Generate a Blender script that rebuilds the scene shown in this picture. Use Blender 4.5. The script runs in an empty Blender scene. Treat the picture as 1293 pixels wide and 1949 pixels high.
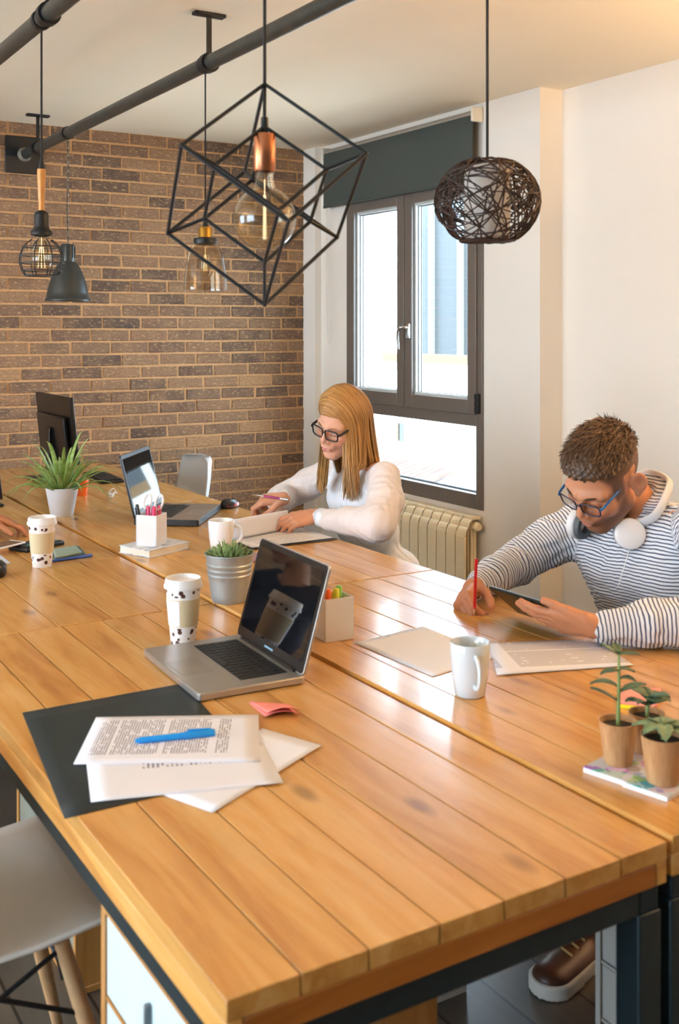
import bpy, bmesh, math, random
import numpy as np
from mathutils import Matrix, Vector
random.seed(7)
rng = np.random.default_rng(7)
sc = bpy.context.scene
col = sc.collection
PI = math.pi

# ------------------------------------------------------------------ camera
F, CX, HY = 2052.0, 646.5, 621.0          # focal length in pixels, centre column, horizon row (1293x1949 frame)
H = 1.53                                  # eye height
TZ = 0.75                                 # table height
A = math.radians(31.5)
FW = Vector((math.sin(A), math.cos(A), 0)); RT = Vector((math.cos(A), -math.sin(A), 0)); UP = Vector((0, 0, 1))
cam = bpy.data.cameras.new('camera'); camo = bpy.data.objects.new('camera', cam); col.objects.link(camo)
camo.location = (0, 0, H); camo.rotation_euler = (PI / 2, 0, -A)
cam.sensor_fit = 'HORIZONTAL'; cam.sensor_width = 24.0; cam.lens = F / 1293 * 24.0
cam.shift_y = -353.5 / 1293; cam.clip_start = 0.05
cam.dof.use_dof = True; cam.dof.focus_distance = 4.6; cam.dof.aperture_fstop = 6.0
sc.camera = camo

# ------------------------------------------------------------------ world, sun, exposure
w = bpy.data.worlds.new('world'); sc.world = w; w.use_nodes = True
bg = w.node_tree.nodes['Background']
bg.inputs[0].default_value = (0.64, 0.82, 1.0, 1); bg.inputs[1].default_value = 8.0
sun = bpy.data.lights.new('sun', 'SUN'); sun.energy = 15.0; sun.angle = 0.01; sun.color = (1, .93, .82)
suno = bpy.data.objects.new('sun', sun); col.objects.link(suno)
suno.rotation_euler = Vector((0.60, 0.80, -0.75)).to_track_quat('-Z', 'Y').to_euler()
sc.view_settings.view_transform = 'Standard'; sc.view_settings.look = 'None'
sc.view_settings.exposure = 1.07; sc.view_settings.gamma = 1.0
sc.cycles.use_denoising = True
sc.cycles.max_bounces = 10; sc.cycles.diffuse_bounces = 5; sc.cycles.transparent_max_bounces = 16
sc.cycles.sample_clamp_indirect = 6.0

def ray(px, py):
    return FW + RT * ((px - CX) / F) + UP * ((HY - py) / F)
def at_d(px, py, d):
    return Vector((0, 0, H)) + ray(px, py) * d
def on_z(px, py, z=TZ):
    r = ray(px, py); return Vector((0, 0, H)) + r * ((z - H) / r.z)
def on_x(px, py, x):
    r = ray(px, py); return Vector((0, 0, H)) + r * (x / r.x)
def on_y(px, py, y):
    r = ray(px, py); return Vector((0, 0, H)) + r * (y / r.y)

# ------------------------------------------------------------------ object helpers
def tag(o, label=None, cat=None, group=None, kind=None):
    if label: o['label'] = label
    if cat: o['category'] = cat
    if group: o['group'] = group
    if kind: o['kind'] = kind
    return o
def thing(name, label, cat, loc=(0, 0, 0), rz=0, group=None):
    o = bpy.data.objects.new(name, None); col.objects.link(o)
    o.empty_display_size = .05
    o.location = loc; o.rotation_euler = (0, 0, rz)
    return tag(o, label, cat, group)
def link(name, me, mat, parent=None):
    if mat is not None and len(me.materials) == 0:
        for m in (mat if isinstance(mat, (list, tuple)) else [mat]): me.materials.append(m)
    o = bpy.data.objects.new(name, me); col.objects.link(o)
    if parent: o.parent = parent
    return o
def copy_tree(o, parent=None):
    c = o.copy(); col.objects.link(c); c.parent = parent
    for ch in o.children: copy_tree(ch, c)
    return c

def frame_of(d):
    d = Vector(d).normalized()
    a = Vector((0, 0, 1)) if abs(d.z) < .95 else Vector((1, 0, 0))
    u = d.cross(a).normalized(); v = d.cross(u).normalized()
    return u, v

class MB:
    def __init__(s): s.v = []; s.f = []; s.M = Matrix()
    def add(s, vs, fs):
        k = len(s.v); s.v += [tuple(s.M @ Vector(p)) for p in vs]; s.f += [tuple(i + k for i in f) for f in fs]; return s
    def box(s, c, d, rot=None):
        R = rot.to_3x3() if rot is not None else Matrix.Identity(3)
        vs = [Vector(c) + R @ Vector((x * d[0] / 2, y * d[1] / 2, z * d[2] / 2)) for z in (-1, 1) for y in (-1, 1) for x in (-1, 1)]
        return s.add(vs, [(0, 2, 3, 1), (4, 5, 7, 6), (0, 1, 5, 4), (2, 6, 7, 3), (0, 4, 6, 2), (1, 3, 7, 5)])
    def b2(s, lo, hi):
        return s.box([(a + b) / 2 for a, b in zip(lo, hi)], [abs(b - a) for a, b in zip(lo, hi)])
    def lathe(s, prof, n=32, c=(0, 0, 0), close=False, cap0=False, cap1=False):
        vs = []; fs = []
        for r, z in prof:
            for i in range(n):
                a = 2 * PI * i / n; vs.append((c[0] + r * math.cos(a), c[1] + r * math.sin(a), c[2] + z))
        m = len(prof)
        for j in range(m if close else m - 1):
            for i in range(n):
                i2 = (i + 1) % n; j2 = (j + 1) % m
                fs.append((j * n + i, j * n + i2, j2 * n + i2, j2 * n + i))
        if cap0: fs.append(tuple(range(n))[::-1])
        if cap1: fs.append(tuple((m - 1) * n + i for i in range(n)))
        return s.add(vs, fs)
    def tube(s, pts, r, n=8, closed=False, caps=True, flat=1.0, up=None):
        pts = [Vector(p) for p in pts]; m = len(pts)
        rr = r if isinstance(r, (list, tuple)) else [r] * m
        vs = []; fs = []; u = None
        for i, p in enumerate(pts):
            if closed: d = pts[(i + 1) % m] - pts[i - 1]
            else: d = pts[min(i + 1, m - 1)] - pts[max(i - 1, 0)]
            d.normalize()
            if up is not None:
                u = d.cross(Vector(up))
                u = u.normalized() if u.length > 1e-6 else frame_of(d)[0]
            elif u is None: u = frame_of(d)[0]
            else:
                u = u - d * u.dot(d)
                u = u.normalized() if u.length > 1e-6 else frame_of(d)[0]
            v = d.cross(u)
            for k in range(n):
                a = 2 * PI * k / n
                vs.append(p + u * (rr[i] * math.cos(a)) + v * (rr[i] * flat * math.sin(a)))
        for i in range(m if closed else m - 1):
            for k in range(n):
                k2 = (k + 1) % n; j = (i + 1) % m
                fs.append((i * n + k, i * n + k2, j * n + k2, j * n + k))
        if caps and not closed:
            fs.append(tuple(range(n))[::-1]); fs.append(tuple((m - 1) * n + k for k in range(n)))
        return s.add(vs, fs)
    def ball(s, c, r, n=16, m=10):
        r = r if isinstance(r, (list, tuple)) else (r, r, r)
        vs = []; fs = []
        for j in range(m + 1):
            t = PI * j / m
            for i in range(n):
                a = 2 * PI * i / n
                vs.append((c[0] + r[0] * math.sin(t) * math.cos(a), c[1] + r[1] * math.sin(t) * math.sin(a), c[2] + r[2] * math.cos(t)))
        for j in range(m):
            for i in range(n):
                i2 = (i + 1) % n
                fs.append((j * n + i, (j + 1) * n + i, (j + 1) * n + i2, j * n + i2))
        return s.add(vs, fs)
    def prism(s, poly, z0, z1):
        n = len(poly)
        vs = [(x, y, z0) for x, y in poly] + [(x, y, z1) for x, y in poly]
        fs = [tuple(range(n))[::-1], tuple(range(n, 2 * n))] + [(i, (i + 1) % n, n + (i + 1) % n, n + i) for i in range(n)]
        return s.add(vs, fs)
    def grid(s, fn, nu, nv, wrap=False):
        vs = [fn(i / nu, j / nv) for j in range(nv + 1) for i in range(nu + 1)]
        fs = [(j * (nu + 1) + i, j * (nu + 1) + i + 1, (j + 1) * (nu + 1) + i + 1, (j + 1) * (nu + 1) + i) for j in range(nv) for i in range(nu)]
        return s.add(vs, fs)
    def mesh(s, name='m', smooth=None):
        me = bpy.data.meshes.new(name); me.from_pydata(s.v, [], s.f); me.validate()
        if smooth:
            me.polygons.foreach_set('use_smooth', [True] * len(me.polygons))
            if smooth < 180: me.set_sharp_from_angle(angle=math.radians(smooth))
        me.update(); return me
    def obj(s, name, mat, parent=None, smooth=40, bevel=0, solid=0, segs=2, sub=0):
        o = link(name, s.mesh(name, smooth), mat, parent)
        if solid:
            m = o.modifiers.new('solid', 'SOLIDIFY'); m.thickness = solid; m.offset = -1
        if bevel:
            m = o.modifiers.new('bevel', 'BEVEL'); m.width = bevel; m.segments = segs; m.limit_method = 'ANGLE'; m.angle_limit = math.radians(40)
        if sub:
            m = o.modifiers.new('sub', 'SUBSURF'); m.levels = sub; m.render_levels = sub
        return o
def box(lo, hi): return MB().b2(lo, hi)
def struct(o): o['kind'] = 'structure'; return o
def arc(c, r, a0, a1, n, ax='xz'):
    out = []
    for i in range(n + 1):
        a = a0 + (a1 - a0) * i / n; p = [c[0], c[1], c[2]]
        p['xyz'.index(ax[0])] += r * math.cos(a); p['xyz'.index(ax[1])] += r * math.sin(a); out.append(tuple(p))
    return out

# ------------------------------------------------------------------ materials
def srgb(h):
    h = h.lstrip('#'); c = [int(h[i:i + 2], 16) / 255 for i in (0, 2, 4)]
    return tuple((x / 12.92 if x <= .04045 else ((x + .055) / 1.055) ** 2.4) for x in c) + (1,)
class NT:
    def __init__(s, name):
        s.m = bpy.data.materials.new(name); s.m.use_nodes = True; s.t = s.m.node_tree
        s.b = s.t.nodes['Principled BSDF']; s.out = s.t.nodes['Material Output']
    def n(s, ty, **kw):
        x = s.t.nodes.new(ty)
        for k, v in kw.items():
            if k.startswith('i_'):
                key = k[2:]; key = int(key) if key.isdigit() else key.replace('_', ' ')
                x.inputs[key].default_value = v
            else: setattr(x, k, v)
        return x
    def l(s, a, b): s.t.links.new(a, b)
    def math(s, op, a, b=None, c=None):
        x = s.n('ShaderNodeMath', operation=op)
        for i, q in enumerate((a, b, c)):
            if q is None: continue
            if isinstance(q, (int, float)): x.inputs[i].default_value = q
            else: s.l(q, x.inputs[i])
        return x.outputs[0]
    def mix(s, fac, a, b, mode='MIX'):
        x = s.n('ShaderNodeMix', data_type='RGBA', blend_type=mode)
        for k, q in ((0, fac), (6, a), (7, b)):
            if isinstance(q, (int, float, tuple)): x.inputs[k].default_value = q
            else: s.l(q, x.inputs[k])
        return x.outputs[2]
    def ramp(s, fac, stops, interp='LINEAR'):
        x = s.n('ShaderNodeValToRGB'); x.color_ramp.interpolation = interp
        e = x.color_ramp.elements
        while len(e) < len(stops): e.new(.5)
        for q, (p, c) in zip(e, stops): q.position = p; q.color = c
        s.l(fac, x.inputs[0]); return x.outputs[0]
    def coords(s, scale=(1, 1, 1), kind='Object', loc=None, rot=(0, 0, 0)):
        tc = s.n('ShaderNodeTexCoord'); mp = s.n('ShaderNodeMapping'); s.l(tc.outputs[kind], mp.inputs[0])
        mp.inputs['Scale'].default_value = scale; mp.inputs['Rotation'].default_value = rot
        if loc is not None:
            if isinstance(loc, tuple): mp.inputs['Location'].default_value = loc
            else: s.l(loc, mp.inputs['Location'])
        return mp.outputs[0]
    def noise(s, vec, scale=5, detail=4, rough=.55, dist=0):
        x = s.n('ShaderNodeTexNoise', i_Scale=scale, i_Detail=detail, i_Roughness=rough, i_Distortion=dist)
        if vec is not None: s.l(vec, x.inputs['Vector'])
        return x.outputs['Fac']
    def bump(s, h, strength=.3, dist=.01):
        x = s.n('ShaderNodeBump'); x.inputs['Strength'].default_value = strength; x.inputs['Distance'].default_value = dist
        s.l(h, x.inputs['Height']); s.l(x.outputs[0], s.b.inputs['Normal'])
    def set(s, **kw):
        for k, v in kw.items():
            key = k.replace('_', ' ')
            if isinstance(v, (int, float, tuple)): s.b.inputs[key].default_value = v
            else: s.l(v, s.b.inputs[key])
        return s
MATS = {}
def mat(name, color, rough=.5, metal=0, var=.06, scale=20, bump=0, **kw):
    if name in MATS: return MATS[name]
    t = NT(name); c = srgb(color) if isinstance(color, str) else color
    v = t.coords(); nz = t.noise(v, scale)
    lo = tuple(x * (1 - var) for x in c[:3]) + (1,); hi = tuple(min(1, x * (1 + var)) for x in c[:3]) + (1,)
    t.set(Base_Color=t.ramp(nz, [(.3, lo), (.7, hi)]), Roughness=rough, Metallic=metal)
    if bump: t.bump(nz, bump, .004)
    for k, q in kw.items(): t.b.inputs[k.replace('_', ' ')].default_value = q
    MATS[name] = t.m; return t.m
def glass_mat(name, tint=(1, 1, 1, 1), refl=1.0, rough=.0):
    """thin pane: clear with a fresnel reflection"""
    t = NT(name); t.t.nodes.remove(t.b)
    tr = t.n('ShaderNodeBsdfTransparent'); tr.inputs[0].default_value = tint
    gl = t.n('ShaderNodeBsdfGlossy'); gl.inputs['Roughness'].default_value = rough
    lw = t.n('ShaderNodeLayerWeight'); lw.inputs[0].default_value = .5
    fr = t.math('ADD', t.math('MULTIPLY', t.math('POWER', lw.outputs['Facing'], 4.0), .8), .045)
    mx = t.n('ShaderNodeMixShader'); t.l(t.math('MULTIPLY', fr, refl), mx.inputs[0])
    t.l(tr.outputs[0], mx.inputs[1]); t.l(gl.outputs[0], mx.inputs[2]); t.l(mx.outputs[0], t.out.inputs[0])
    return t.m

def wood_mat(name, cols, axis=1, rough=.28, knots=True, coat=.0):
    t = NT(name)
    oi = t.n('ShaderNodeObjectInfo')
    off = t.n('ShaderNodeCombineXYZ'); r = oi.outputs['Random']
    t.l(t.math('MULTIPLY', r, 37.0), off.inputs[0]); t.l(t.math('MULTIPLY', r, 91.0), off.inputs[1]); t.l(t.math('MULTIPLY', r, 53.0), off.inputs[2])
    s1 = [9, 9, 9]; s1[axis] = 0.9
    v = t.coords(tuple(s1), loc=off.outputs[0])
    g1 = t.noise(v, 2.2, 6, .6, .6)
    s2 = [60, 60, 60]; s2[axis] = 1.6
    v2 = t.coords(tuple(s2), loc=off.outputs[0]); g2 = t.noise(v2, 2.0, 4, .6, .2)
    c = t.ramp(g1, [(.28, srgb(cols[0])), (.5, srgb(cols[1])), (.75, srgb(cols[2]))])
    c = t.mix(t.math('MULTIPLY', g2, .16), c, srgb(cols[3]), 'MULTIPLY')
    tone = t.ramp(r, [(0, (.86, .84, .82, 1)), (1, (1.0, 1.0, 1.0, 1))])
    c = t.mix(1.0, c, tone, 'MULTIPLY')
    if knots:
        s3 = [6.5, 6.5, 6.5]; s3[axis] = 2.6
        v3 = t.coords(tuple(s3), loc=off.outputs[0])
        vo = t.n('ShaderNodeTexVoronoi', i_Scale=1.0, i_Randomness=1.0); t.l(v3, vo.inputs['Vector'])
        k = t.ramp(vo.outputs['Distance'], [(.05, (1, 1, 1, 1)), (.13, (0, 0, 0, 1))])
        c = t.mix(t.math('MULTIPLY', k, .55), c, srgb('#5a3213'))
    t.set(Base_Color=c, Roughness=rough, Coat_Weight=coat, Coat_Roughness=.12)
    t.b.inputs['Specular IOR Level'].default_value = .5
    t.bump(g2, .05, .002)
    return t.m
WOOD = wood_mat('table_wood', ('#c08440', '#dca65a', '#e8bc78', '#8a5626'), 1, .27, coat=.3)
WOODE = wood_mat('edge_wood', ('#b97a38', '#dca455', '#e8ba76', '#7a4a1e'), 1, .4, False)
WOODX = wood_mat('shaded_end_wood', ('#8e4f1a', '#b06c28', '#c98440', '#6a3a12'), 0, .4, False)  # edge wood darkened in colour to paint shade on the front edge
STEEL = mat('blue_black_steel', '#22333a', .38, .3, .1)
BLACK = mat('black_plastic', '#0c0d0f', .35)
BLACKM = mat('black_metal', '#14181c', .45, .2)
WHITE = mat('white_plastic', '#e9e9ea', .3, var=.01)
CERAM = mat('white_ceramic', '#eef0f2', .12, var=.01, Coat_Weight=.4)
CHROME = mat('brushed_chrome', '#c9c9c7', .22, 1.0)
# ================================================================== THE ROOM
XW, XW2, YB, ZC = 3.45, 3.59, 6.0, 2.655      # window wall, recessed wall, brick wall, ceiling
XL, YF = -3.6, -3.2                           # unseen left and rear walls
YS = 3.827                                    # where the window wall steps back
def plaster(name, c, var=.02):
    t = NT(name); v = t.coords(kind='Object'); nz = t.noise(v, 3.0, 5); fine = t.noise(v, 120, 3)
    a = srgb(c); lo = tuple(x * (1 - var) for x in a[:3]) + (1,)
    t.set(Base_Color=t.ramp(nz, [(.3, lo), (.7, a)]), Roughness=.75); t.bump(fine, .06, .002); return t.m
PLA = plaster('warm_white_plaster', '#eee6da'); CEI = plaster('cream_ceiling_paint', '#f1e6d0')
# floor: dark grey-brown boards
t = NT('floor_boards'); v = t.coords((1, 1, 1), rot=(0, 0, PI / 2))
br = t.n('ShaderNodeTexBrick', i_Scale=1.0); t.l(v, br.inputs['Vector'])
br.inputs['Brick Width'].default_value = 1.4; br.inputs['Row Height'].default_value = .16; br.inputs['Mortar Size'].default_value = .004
br.inputs['Color1'].default_value = srgb('#6d6459'); br.inputs['Color2'].default_value = srgb('#565049'); br.inputs['Mortar'].default_value = srgb('#2c2824')
gr = t.noise(t.coords((18, 1.2, 1)), 3, 5)
t.set(Base_Color=t.mix(t.math('MULTIPLY', gr, .5), br.outputs[0], srgb('#2f2a25')), Roughness=.32); FLO = t.m
struct(box((XL - .2, YF - .2, -.12), (XW2 + .25, YB + .2, 0)).obj('floor', FLO))
struct(box((XL - .2, YF - .2, ZC), (XW2 + .25, YB + .2, ZC + .15)).obj('ceiling', CEI))
# window wall with its opening, step and recessed part
WY0, WY1, WZ0, WZ1 = 4.24, 5.53, .603, 2.31
m = MB()
m.b2((XW, WY1, 0), (XW + .25, YB + .2, ZC)); m.b2((XW, YS, 0), (XW + .25, WY0, ZC))
m.b2((XW, WY0, 0), (XW + .25, WY1, WZ0)); m.b2((XW, WY0, WZ1), (XW + .25, WY1, ZC))
m.b2((XW - .045, 5.85, 0), (XW, YB + .02, ZC))
m.b2((XW2, YF, 0), (XW2 + .2, YS, ZC))
struct(m.obj('wall_right', PLA, smooth=None))
# rear wall and left wall (behind and beside the viewer), the left one with two unseen windows added for light
struct(box((XL, YF - .2, 0), (XW2, YF, ZC)).obj('wall_rear', plaster('olive_grey_bounce_cut', '#6a675c')))  # colour picked dark to cut bounce light on the table's front edge
m = MB(); ADDED_WINS = [(-.2, 2.2), (3.3, 5.5)]; lz0, lz1 = .7, 2.35
y = YF
for a, b in ADDED_WINS + [(YB, YB)]:
    m.b2((XL - .2, y, 0), (XL, a, ZC)); y = b
for a, b in ADDED_WINS:
    m.b2((XL - .2, a, 0), (XL, b, lz0)); m.b2((XL - .2, a, lz1), (XL, b, ZC))
struct(m.obj('wall_left', PLA, smooth=None))
def portal(c, sx, sy, direction):
    L = bpy.data.lights.new('daylight_portal', 'AREA'); L.shape = 'RECTANGLE'; L.size = sx; L.size_y = sy
    L.cycles.is_portal = True
    o = bpy.data.objects.new('daylight_portal', L); col.objects.link(o); o.location = c
    o.rotation_euler = Vector(direction).to_track_quat('-Z', 'Y').to_euler()
for a, b in ADDED_WINS: portal((XL - .1, (a + b) / 2, (lz0 + lz1) / 2), b - a, lz1 - lz0, (1, 0, 0))
portal((XW + .24, (WY0 + WY1) / 2, (WZ0 + WZ1) / 2), WY1 - WY0, WZ1 - WZ0, (-1, 0, 0))

# ------------------------------------------------------------------ brick wall: every brick in view is a piece
t = NT('old_brick'); oi = t.n('ShaderNodeObjectInfo'); r = oi.outputs['Random']
off = t.n('ShaderNodeCombineXYZ'); t.l(t.math('MULTIPLY', r, 71.0), off.inputs[0]); t.l(t.math('MULTIPLY', r, 13.0), off.inputs[2])
v = t.coords((1, 1, 1), loc=off.outputs[0]); big = t.noise(v, 9, 4); pit = t.noise(v, 120, 5, .7); pt2 = t.noise(t.coords((1, 1, 2.2), loc=off.outputs[0]), 38, 3, .6)
base = t.ramp(r, [(0, srgb('#59463a')), (.22, srgb('#765a46')), (.45, srgb('#8f6c50')), (.7, srgb('#9d7857')), (.88, srgb('#6a5545')), (1, srgb('#b48a60'))])
c = t.mix(t.math('MULTIPLY', t.ramp(big, [(.4, (0, 0, 0, 1)), (.75, (1, 1, 1, 1))]), .35), base, srgb('#c39a6e'))
c = t.mix(t.ramp(pit, [(.53, (0, 0, 0, 1)), (.62, (.65, .65, .65, 1))]), c, srgb('#4a3527'))
c = t.mix(t.ramp(pt2, [(.55, (0, 0, 0, 1)), (.66, (.6, .6, .6, 1))]), c, srgb('#d2ab7c'))
t.set(Base_Color=c, Roughness=.72); t.bump(t.math('ADD', pit, pt2), .9, .007); BRK = t.m
MOR = mat('tan_mortar', '#c49768', .85, var=.12, scale=30, bump=.3)
wb = struct(box((XL - .2, YB + .0015, 0), (XW + .2, YB + .2, ZC)).obj('wall_back', MOR))
BW, BH, GJ = .222, .0595, .012
def brick_mesh(w_, seed):
    rr = random.Random(seed); m = MB(); b = .004
    # chamfered, slightly irregular block: back face, shoulder ring, front face
    def ring(y, ins): return [(sx * (w_ / 2 - ins) + rr.uniform(-.003, .003), y, sz * (BH / 2 - ins) + rr.uniform(-.0025, .0025)) for sx, sz in ((-1, -1), (1, -1), (1, 1), (-1, 1))]
    vs = ring(.012, 0) + ring(b, 0) + ring(0, b)
    fs = [(8, 9, 10, 11)]
    for k in (0, 4):
        fs += [(k + i, k + (i + 1) % 4, k + 4 + (i + 1) % 4, k + 4 + i) for i in range(4)]
    m.add(vs, fs); me = m.mesh('brick', None); me.materials.append(BRK); return me
variants = [brick_mesh(BW, i) for i in range(6)]
rowh = BH + GJ; rest = MB(); spots = []
nrow = int(ZC / rowh) + 1
for rr_ in range(nrow):
    z = ZC - .004 - BH / 2 - rr_ * rowh
    if z < BH / 2: break
    x = 3.405 - BW / 2 - (BW / 2 + .006 if rr_ % 2 else 0) - (.05 if rr_ % 4 > 1 else 0)
    if x + BW / 2 < 3.39:   # closing half brick at the corner
        wq = 3.405 - (x + BW / 2 + GJ)
        if wq > .03: spots.append((x + BW / 2 + GJ + wq / 2, z, wq))
    while x > XL:
        spots.append((x, z, BW)); x -= BW + GJ
def vis(s):   # in the picture: bricks above the table level and right of the frame's left edge
    return s[0] > 1.46 and s[1] > .62
near = [s for s in spots if vis(s)]
near = sorted(near, key=lambda s: -s[1])[:298]
ns = set(near)
for i, s in enumerate(near):
    me = variants[random.randrange(6)] if s[2] == BW else brick_mesh(s[2], 50 + i)
    o = bpy.data.objects.new('brick', me); col.objects.link(o); o.parent = wb
    o.location = (s[0] + random.uniform(-.002, .002), YB - .004 + random.uniform(-.003, .002), s[1] + random.uniform(-.0012, .0012))
    o.rotation_euler = (random.uniform(-.02, .02), random.uniform(-.006, .006), random.uniform(-.006, .006))
for s in spots:
    if s in ns: continue
    rest.box((s[0], YB + .002, s[1]), (s[2], .012, BH))
tag(rest.obj('brick_field', BRK, wb, smooth=None), kind='stuff')

# ------------------------------------------------------------------ window
FR = mat('taupe_window_aluminium', '#6f675f', .42, .15, .03)
FRD = mat('dark_window_gasket', '#2b2b2b', .5)
PANE = glass_mat('window_glass', (.97, .99, 1, 1), .8)
win = struct(thing('window_1', 'grey framed window with two casements over a fixed lower pane', 'window', (XW, (WY0 + WY1) / 2, WZ0))); del win['category']
def wl(lo, hi):      # box in wall coords (x from the wall face, y, z absolute) -> local to the window
    yc = (WY0 + WY1) / 2
    return (lo[0], lo[1] - yc, lo[2] - WZ0), (hi[0], hi[1] - yc, hi[2] - WZ0)
def wbox(m, x0, x1, y0, y1, z0, z1):
    a, b = wl((x0, y0, z0), (x1, y1, z1)); m.b2(a, b)
def ringframe(m, x0, x1, y0, y1, z0, z1, t0, tb=None, tt=None):
    tb = tb or t0; tt = tt or t0
    wbox(m, x0, x1, y0, y0 + t0, z0, z1); wbox(m, x0, x1, y1 - t0, y1, z0, z1)
    wbox(m, x0, x1, y0 + t0, y1 - t0, z0, z0 + tb); wbox(m, x0, x1, y0 + t0, y1 - t0, z1 - tt, z1)
ZT0, ZT1 = 1.022, 1.088        # transom
m = MB(); ringframe(m, -.012, .075, WY0, WY1, WZ0, WZ1, .05, .075, .05); wbox(m, -.012, .075, WY0 + .05, WY1 - .05, ZT0, ZT1)
m.obj('window_frame', FR, win, bevel=.003)
def pane(y0, y1, z0, z1, x):
    m = MB(); wbox(m, x, x + .006, y0, y1, z0, z1); m.obj('pane', PANE, win, smooth=None)
    m = MB()
    for xx in (x - .012, x + .008): ringframe(m, xx, xx + .004, y0 - .001, y1 + .001, z0 - .001, z1 + .001, .006)
    m.obj('gasket', FRD, win, smooth=None)
pane(WY0 + .05, WY1 - .05, WZ0 + .075, ZT0, .045)
YM = 4.905
for y0, y1 in ((WY0 + .035, YM - .003), (YM + .003, WY1 - .035)):
    m = MB(); ringframe(m, -.026, .05, y0, y1, ZT1 - .006, WZ1 - .035, .068, .075, .07); m.obj('casement_frame', FR, win, bevel=.004)
    m = MB(); ringframe(m, -.004, .03, y0 + .066, y1 - .066, ZT1 + .067, WZ1 - .103, .016); m.obj('glazing_bead', mat('pale_bead', '#c9cbc6', .4), win, smooth=None)
    pane(y0 + .08, y1 - .08, ZT1 + .08, WZ1 - .118, .022)
hp = on_x(778, 630, XW - .03); yc = (WY0 + WY1) / 2
h = MB(); h.box((-.034, hp.y - yc, hp.z - WZ0), (.016, .03, .085)); hb = h.obj('handle', CHROME, win, bevel=.005)
h = MB(); h.tube([(-.04, hp.y - yc, hp.z - WZ0 + .02), (-.07, hp.y - yc, hp.z - WZ0 + .02), (-.075, hp.y - yc + .02, hp.z - WZ0 + .018), (-.073, hp.y - yc + .04, hp.z - WZ0 - .005), (-.07, hp.y - yc + .045, hp.z - WZ0 - .05), (-.066, hp.y - yc + .04, hp.z - WZ0 - .10)], [.008, .008, .0085, .009, .009, .006], 10)
h.obj('lever', CHROME, hb, smooth=60)
h = MB(); wbox(h, -.034, -.01, WY0 + .012, WY0 + .035, 1.09, 1.19); 
for k in range(3): wbox(h, -.038, -.012, WY0 + .014, WY0 + .033, 1.10 + k * .032, 1.12 + k * .032)
h.obj('hinge', BLACKM, win, bevel=.002)

# ------------------------------------------------------------------ roller blind
t = NT('charcoal_green_blind_cloth'); v = t.coords((1, 1, 1)); wv = t.noise(v, 400, 2)
t.set(Base_Color=t.ramp(wv, [(.3, srgb('#3a403c')), (.7, srgb('#4a514b'))]), Roughness=.8); BLI = t.m
BY0, BY1, BZ0, BZ1 = 4.255, 5.72, 2.255, 2.60
bl = thing('roller_blind', 'charcoal roller blind half drawn over the top of the window', 'blind', (3.39, (BY0 + BY1) / 2, BZ0))
hw = (BY1 - BY0) / 2
MB().b2((-.001, -hw, .012), (.001, hw, BZ1 - BZ0)).obj('cloth', BLI, bl, smooth=None)
MB().b2((-.005, -hw, 0), (.005, hw, .014)).obj('hem_bar', BLI, bl, bevel=.003)
m = MB(); m.M = Matrix.Translation((.018, 0, BZ1 - BZ0 - .004)) @ Matrix.Rotation(PI / 2, 4, 'X'); m.lathe([(.02, -hw), (.02, hw)], 20, cap0=True, cap1=True); m.obj('roller', mat('light_aluminium', '#b9b4aa', .4, .6), bl)
for s in (-1, 1):
    MB().b2((-.012, s * hw + s * .004 - .008, BZ1 - BZ0 - .045), (.058, s * hw + s * .004 + .008, BZ1 - BZ0 + .03)).obj('bracket', mat('ivory_plastic', '#e4dccb', .45), bl, bevel=.006)
    
m = MB(); yy = hw - .01
m.tube([(0.02, yy, BZ1 - BZ0 - .03), (.018, yy + .004, BZ1 - BZ0 - .4), (.012, yy - .02, -.45), (.012, yy - .05, -.75), (.012, yy - .055, -.80), (.014, yy - .035, -.835), (.016, yy - .015, -.80), (.02, yy + .008, -.4), (.02, yy + .012, BZ1 - BZ0 - .03)], .0016, 5)
m.obj('pull_cord', mat('ivory_plastic', '#e4dccb', .45), bl)

# ------------------------------------------------------------------ radiator
RAD = mat('cream_enamel_radiator', '#f8e6bf', .35, var=.02)
ry0, ry1, rz0, rz1 = 4.242, 5.44, .06, .575
rd = thing('radiator', 'cream ribbed aluminium radiator under the window', 'radiator', (XW - .06, (ry0 + ry1) / 2, 0))
n = 15; pw = (ry1 - ry0) / n
sec = None
for i in range(n):
    yc_ = ry0 + (i + .5) * pw - (ry0 + ry1) / 2
    if sec is None:
        m = MB(); g = .0035; a = pw / 2 - g
        m.b2((-.058, -a, rz0), (-.05, a, rz1 - .095))                # flat front plate
        # curved louvre fins at the top of the section
        for (x0, z0, x1, z1) in ((-.056, rz1 - .098, -.030, rz1 - .05), (-.034, rz1 - .062, -.004, rz1 - .012)):
            def fn(u, v_, x0=x0, z0=z0, x1=x1, z1=z1):
                ang = v_ * PI / 2; return (x0 + (x1 - x0) * (1 - math.cos(ang)), -a + 2 * a * u, z0 + (z1 - z0) * math.sin(ang))
            m.grid(fn, 2, 8)
            m.grid(lambda u, v_, fn=fn: tuple(np.array(fn(u, v_)) + np.array((.006, 0, -.004))), 2, 8)
        m.b2((-.008, -a, rz1 - .014), (.045, a, rz1))                # top plate
        for k in range(4): m.b2((-.044 + k * .018, -.022, rz0), (-.040 + k * .018, .022, rz1 - .07 + k * .012))
        m.b2((.0, -.018, rz0), (.03, .018, rz1 - .03))
        for zz in (rz0 + .05, rz1 - .05):
            m.M = Matrix.Translation((.018, 0, zz)) @ Matrix.Rotation(PI / 2, 4, 'X'); m.lathe([(.024, -pw / 2), (.024, pw / 2)], 16, cap0=True, cap1=True); m.M = Matrix()
        sec = m.obj('section', RAD, rd, smooth=50); sec.location = (0, yc_, 0)
    else:
        o = sec.copy(); col.objects.link(o); o.location = (0, yc_, 0)
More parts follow.
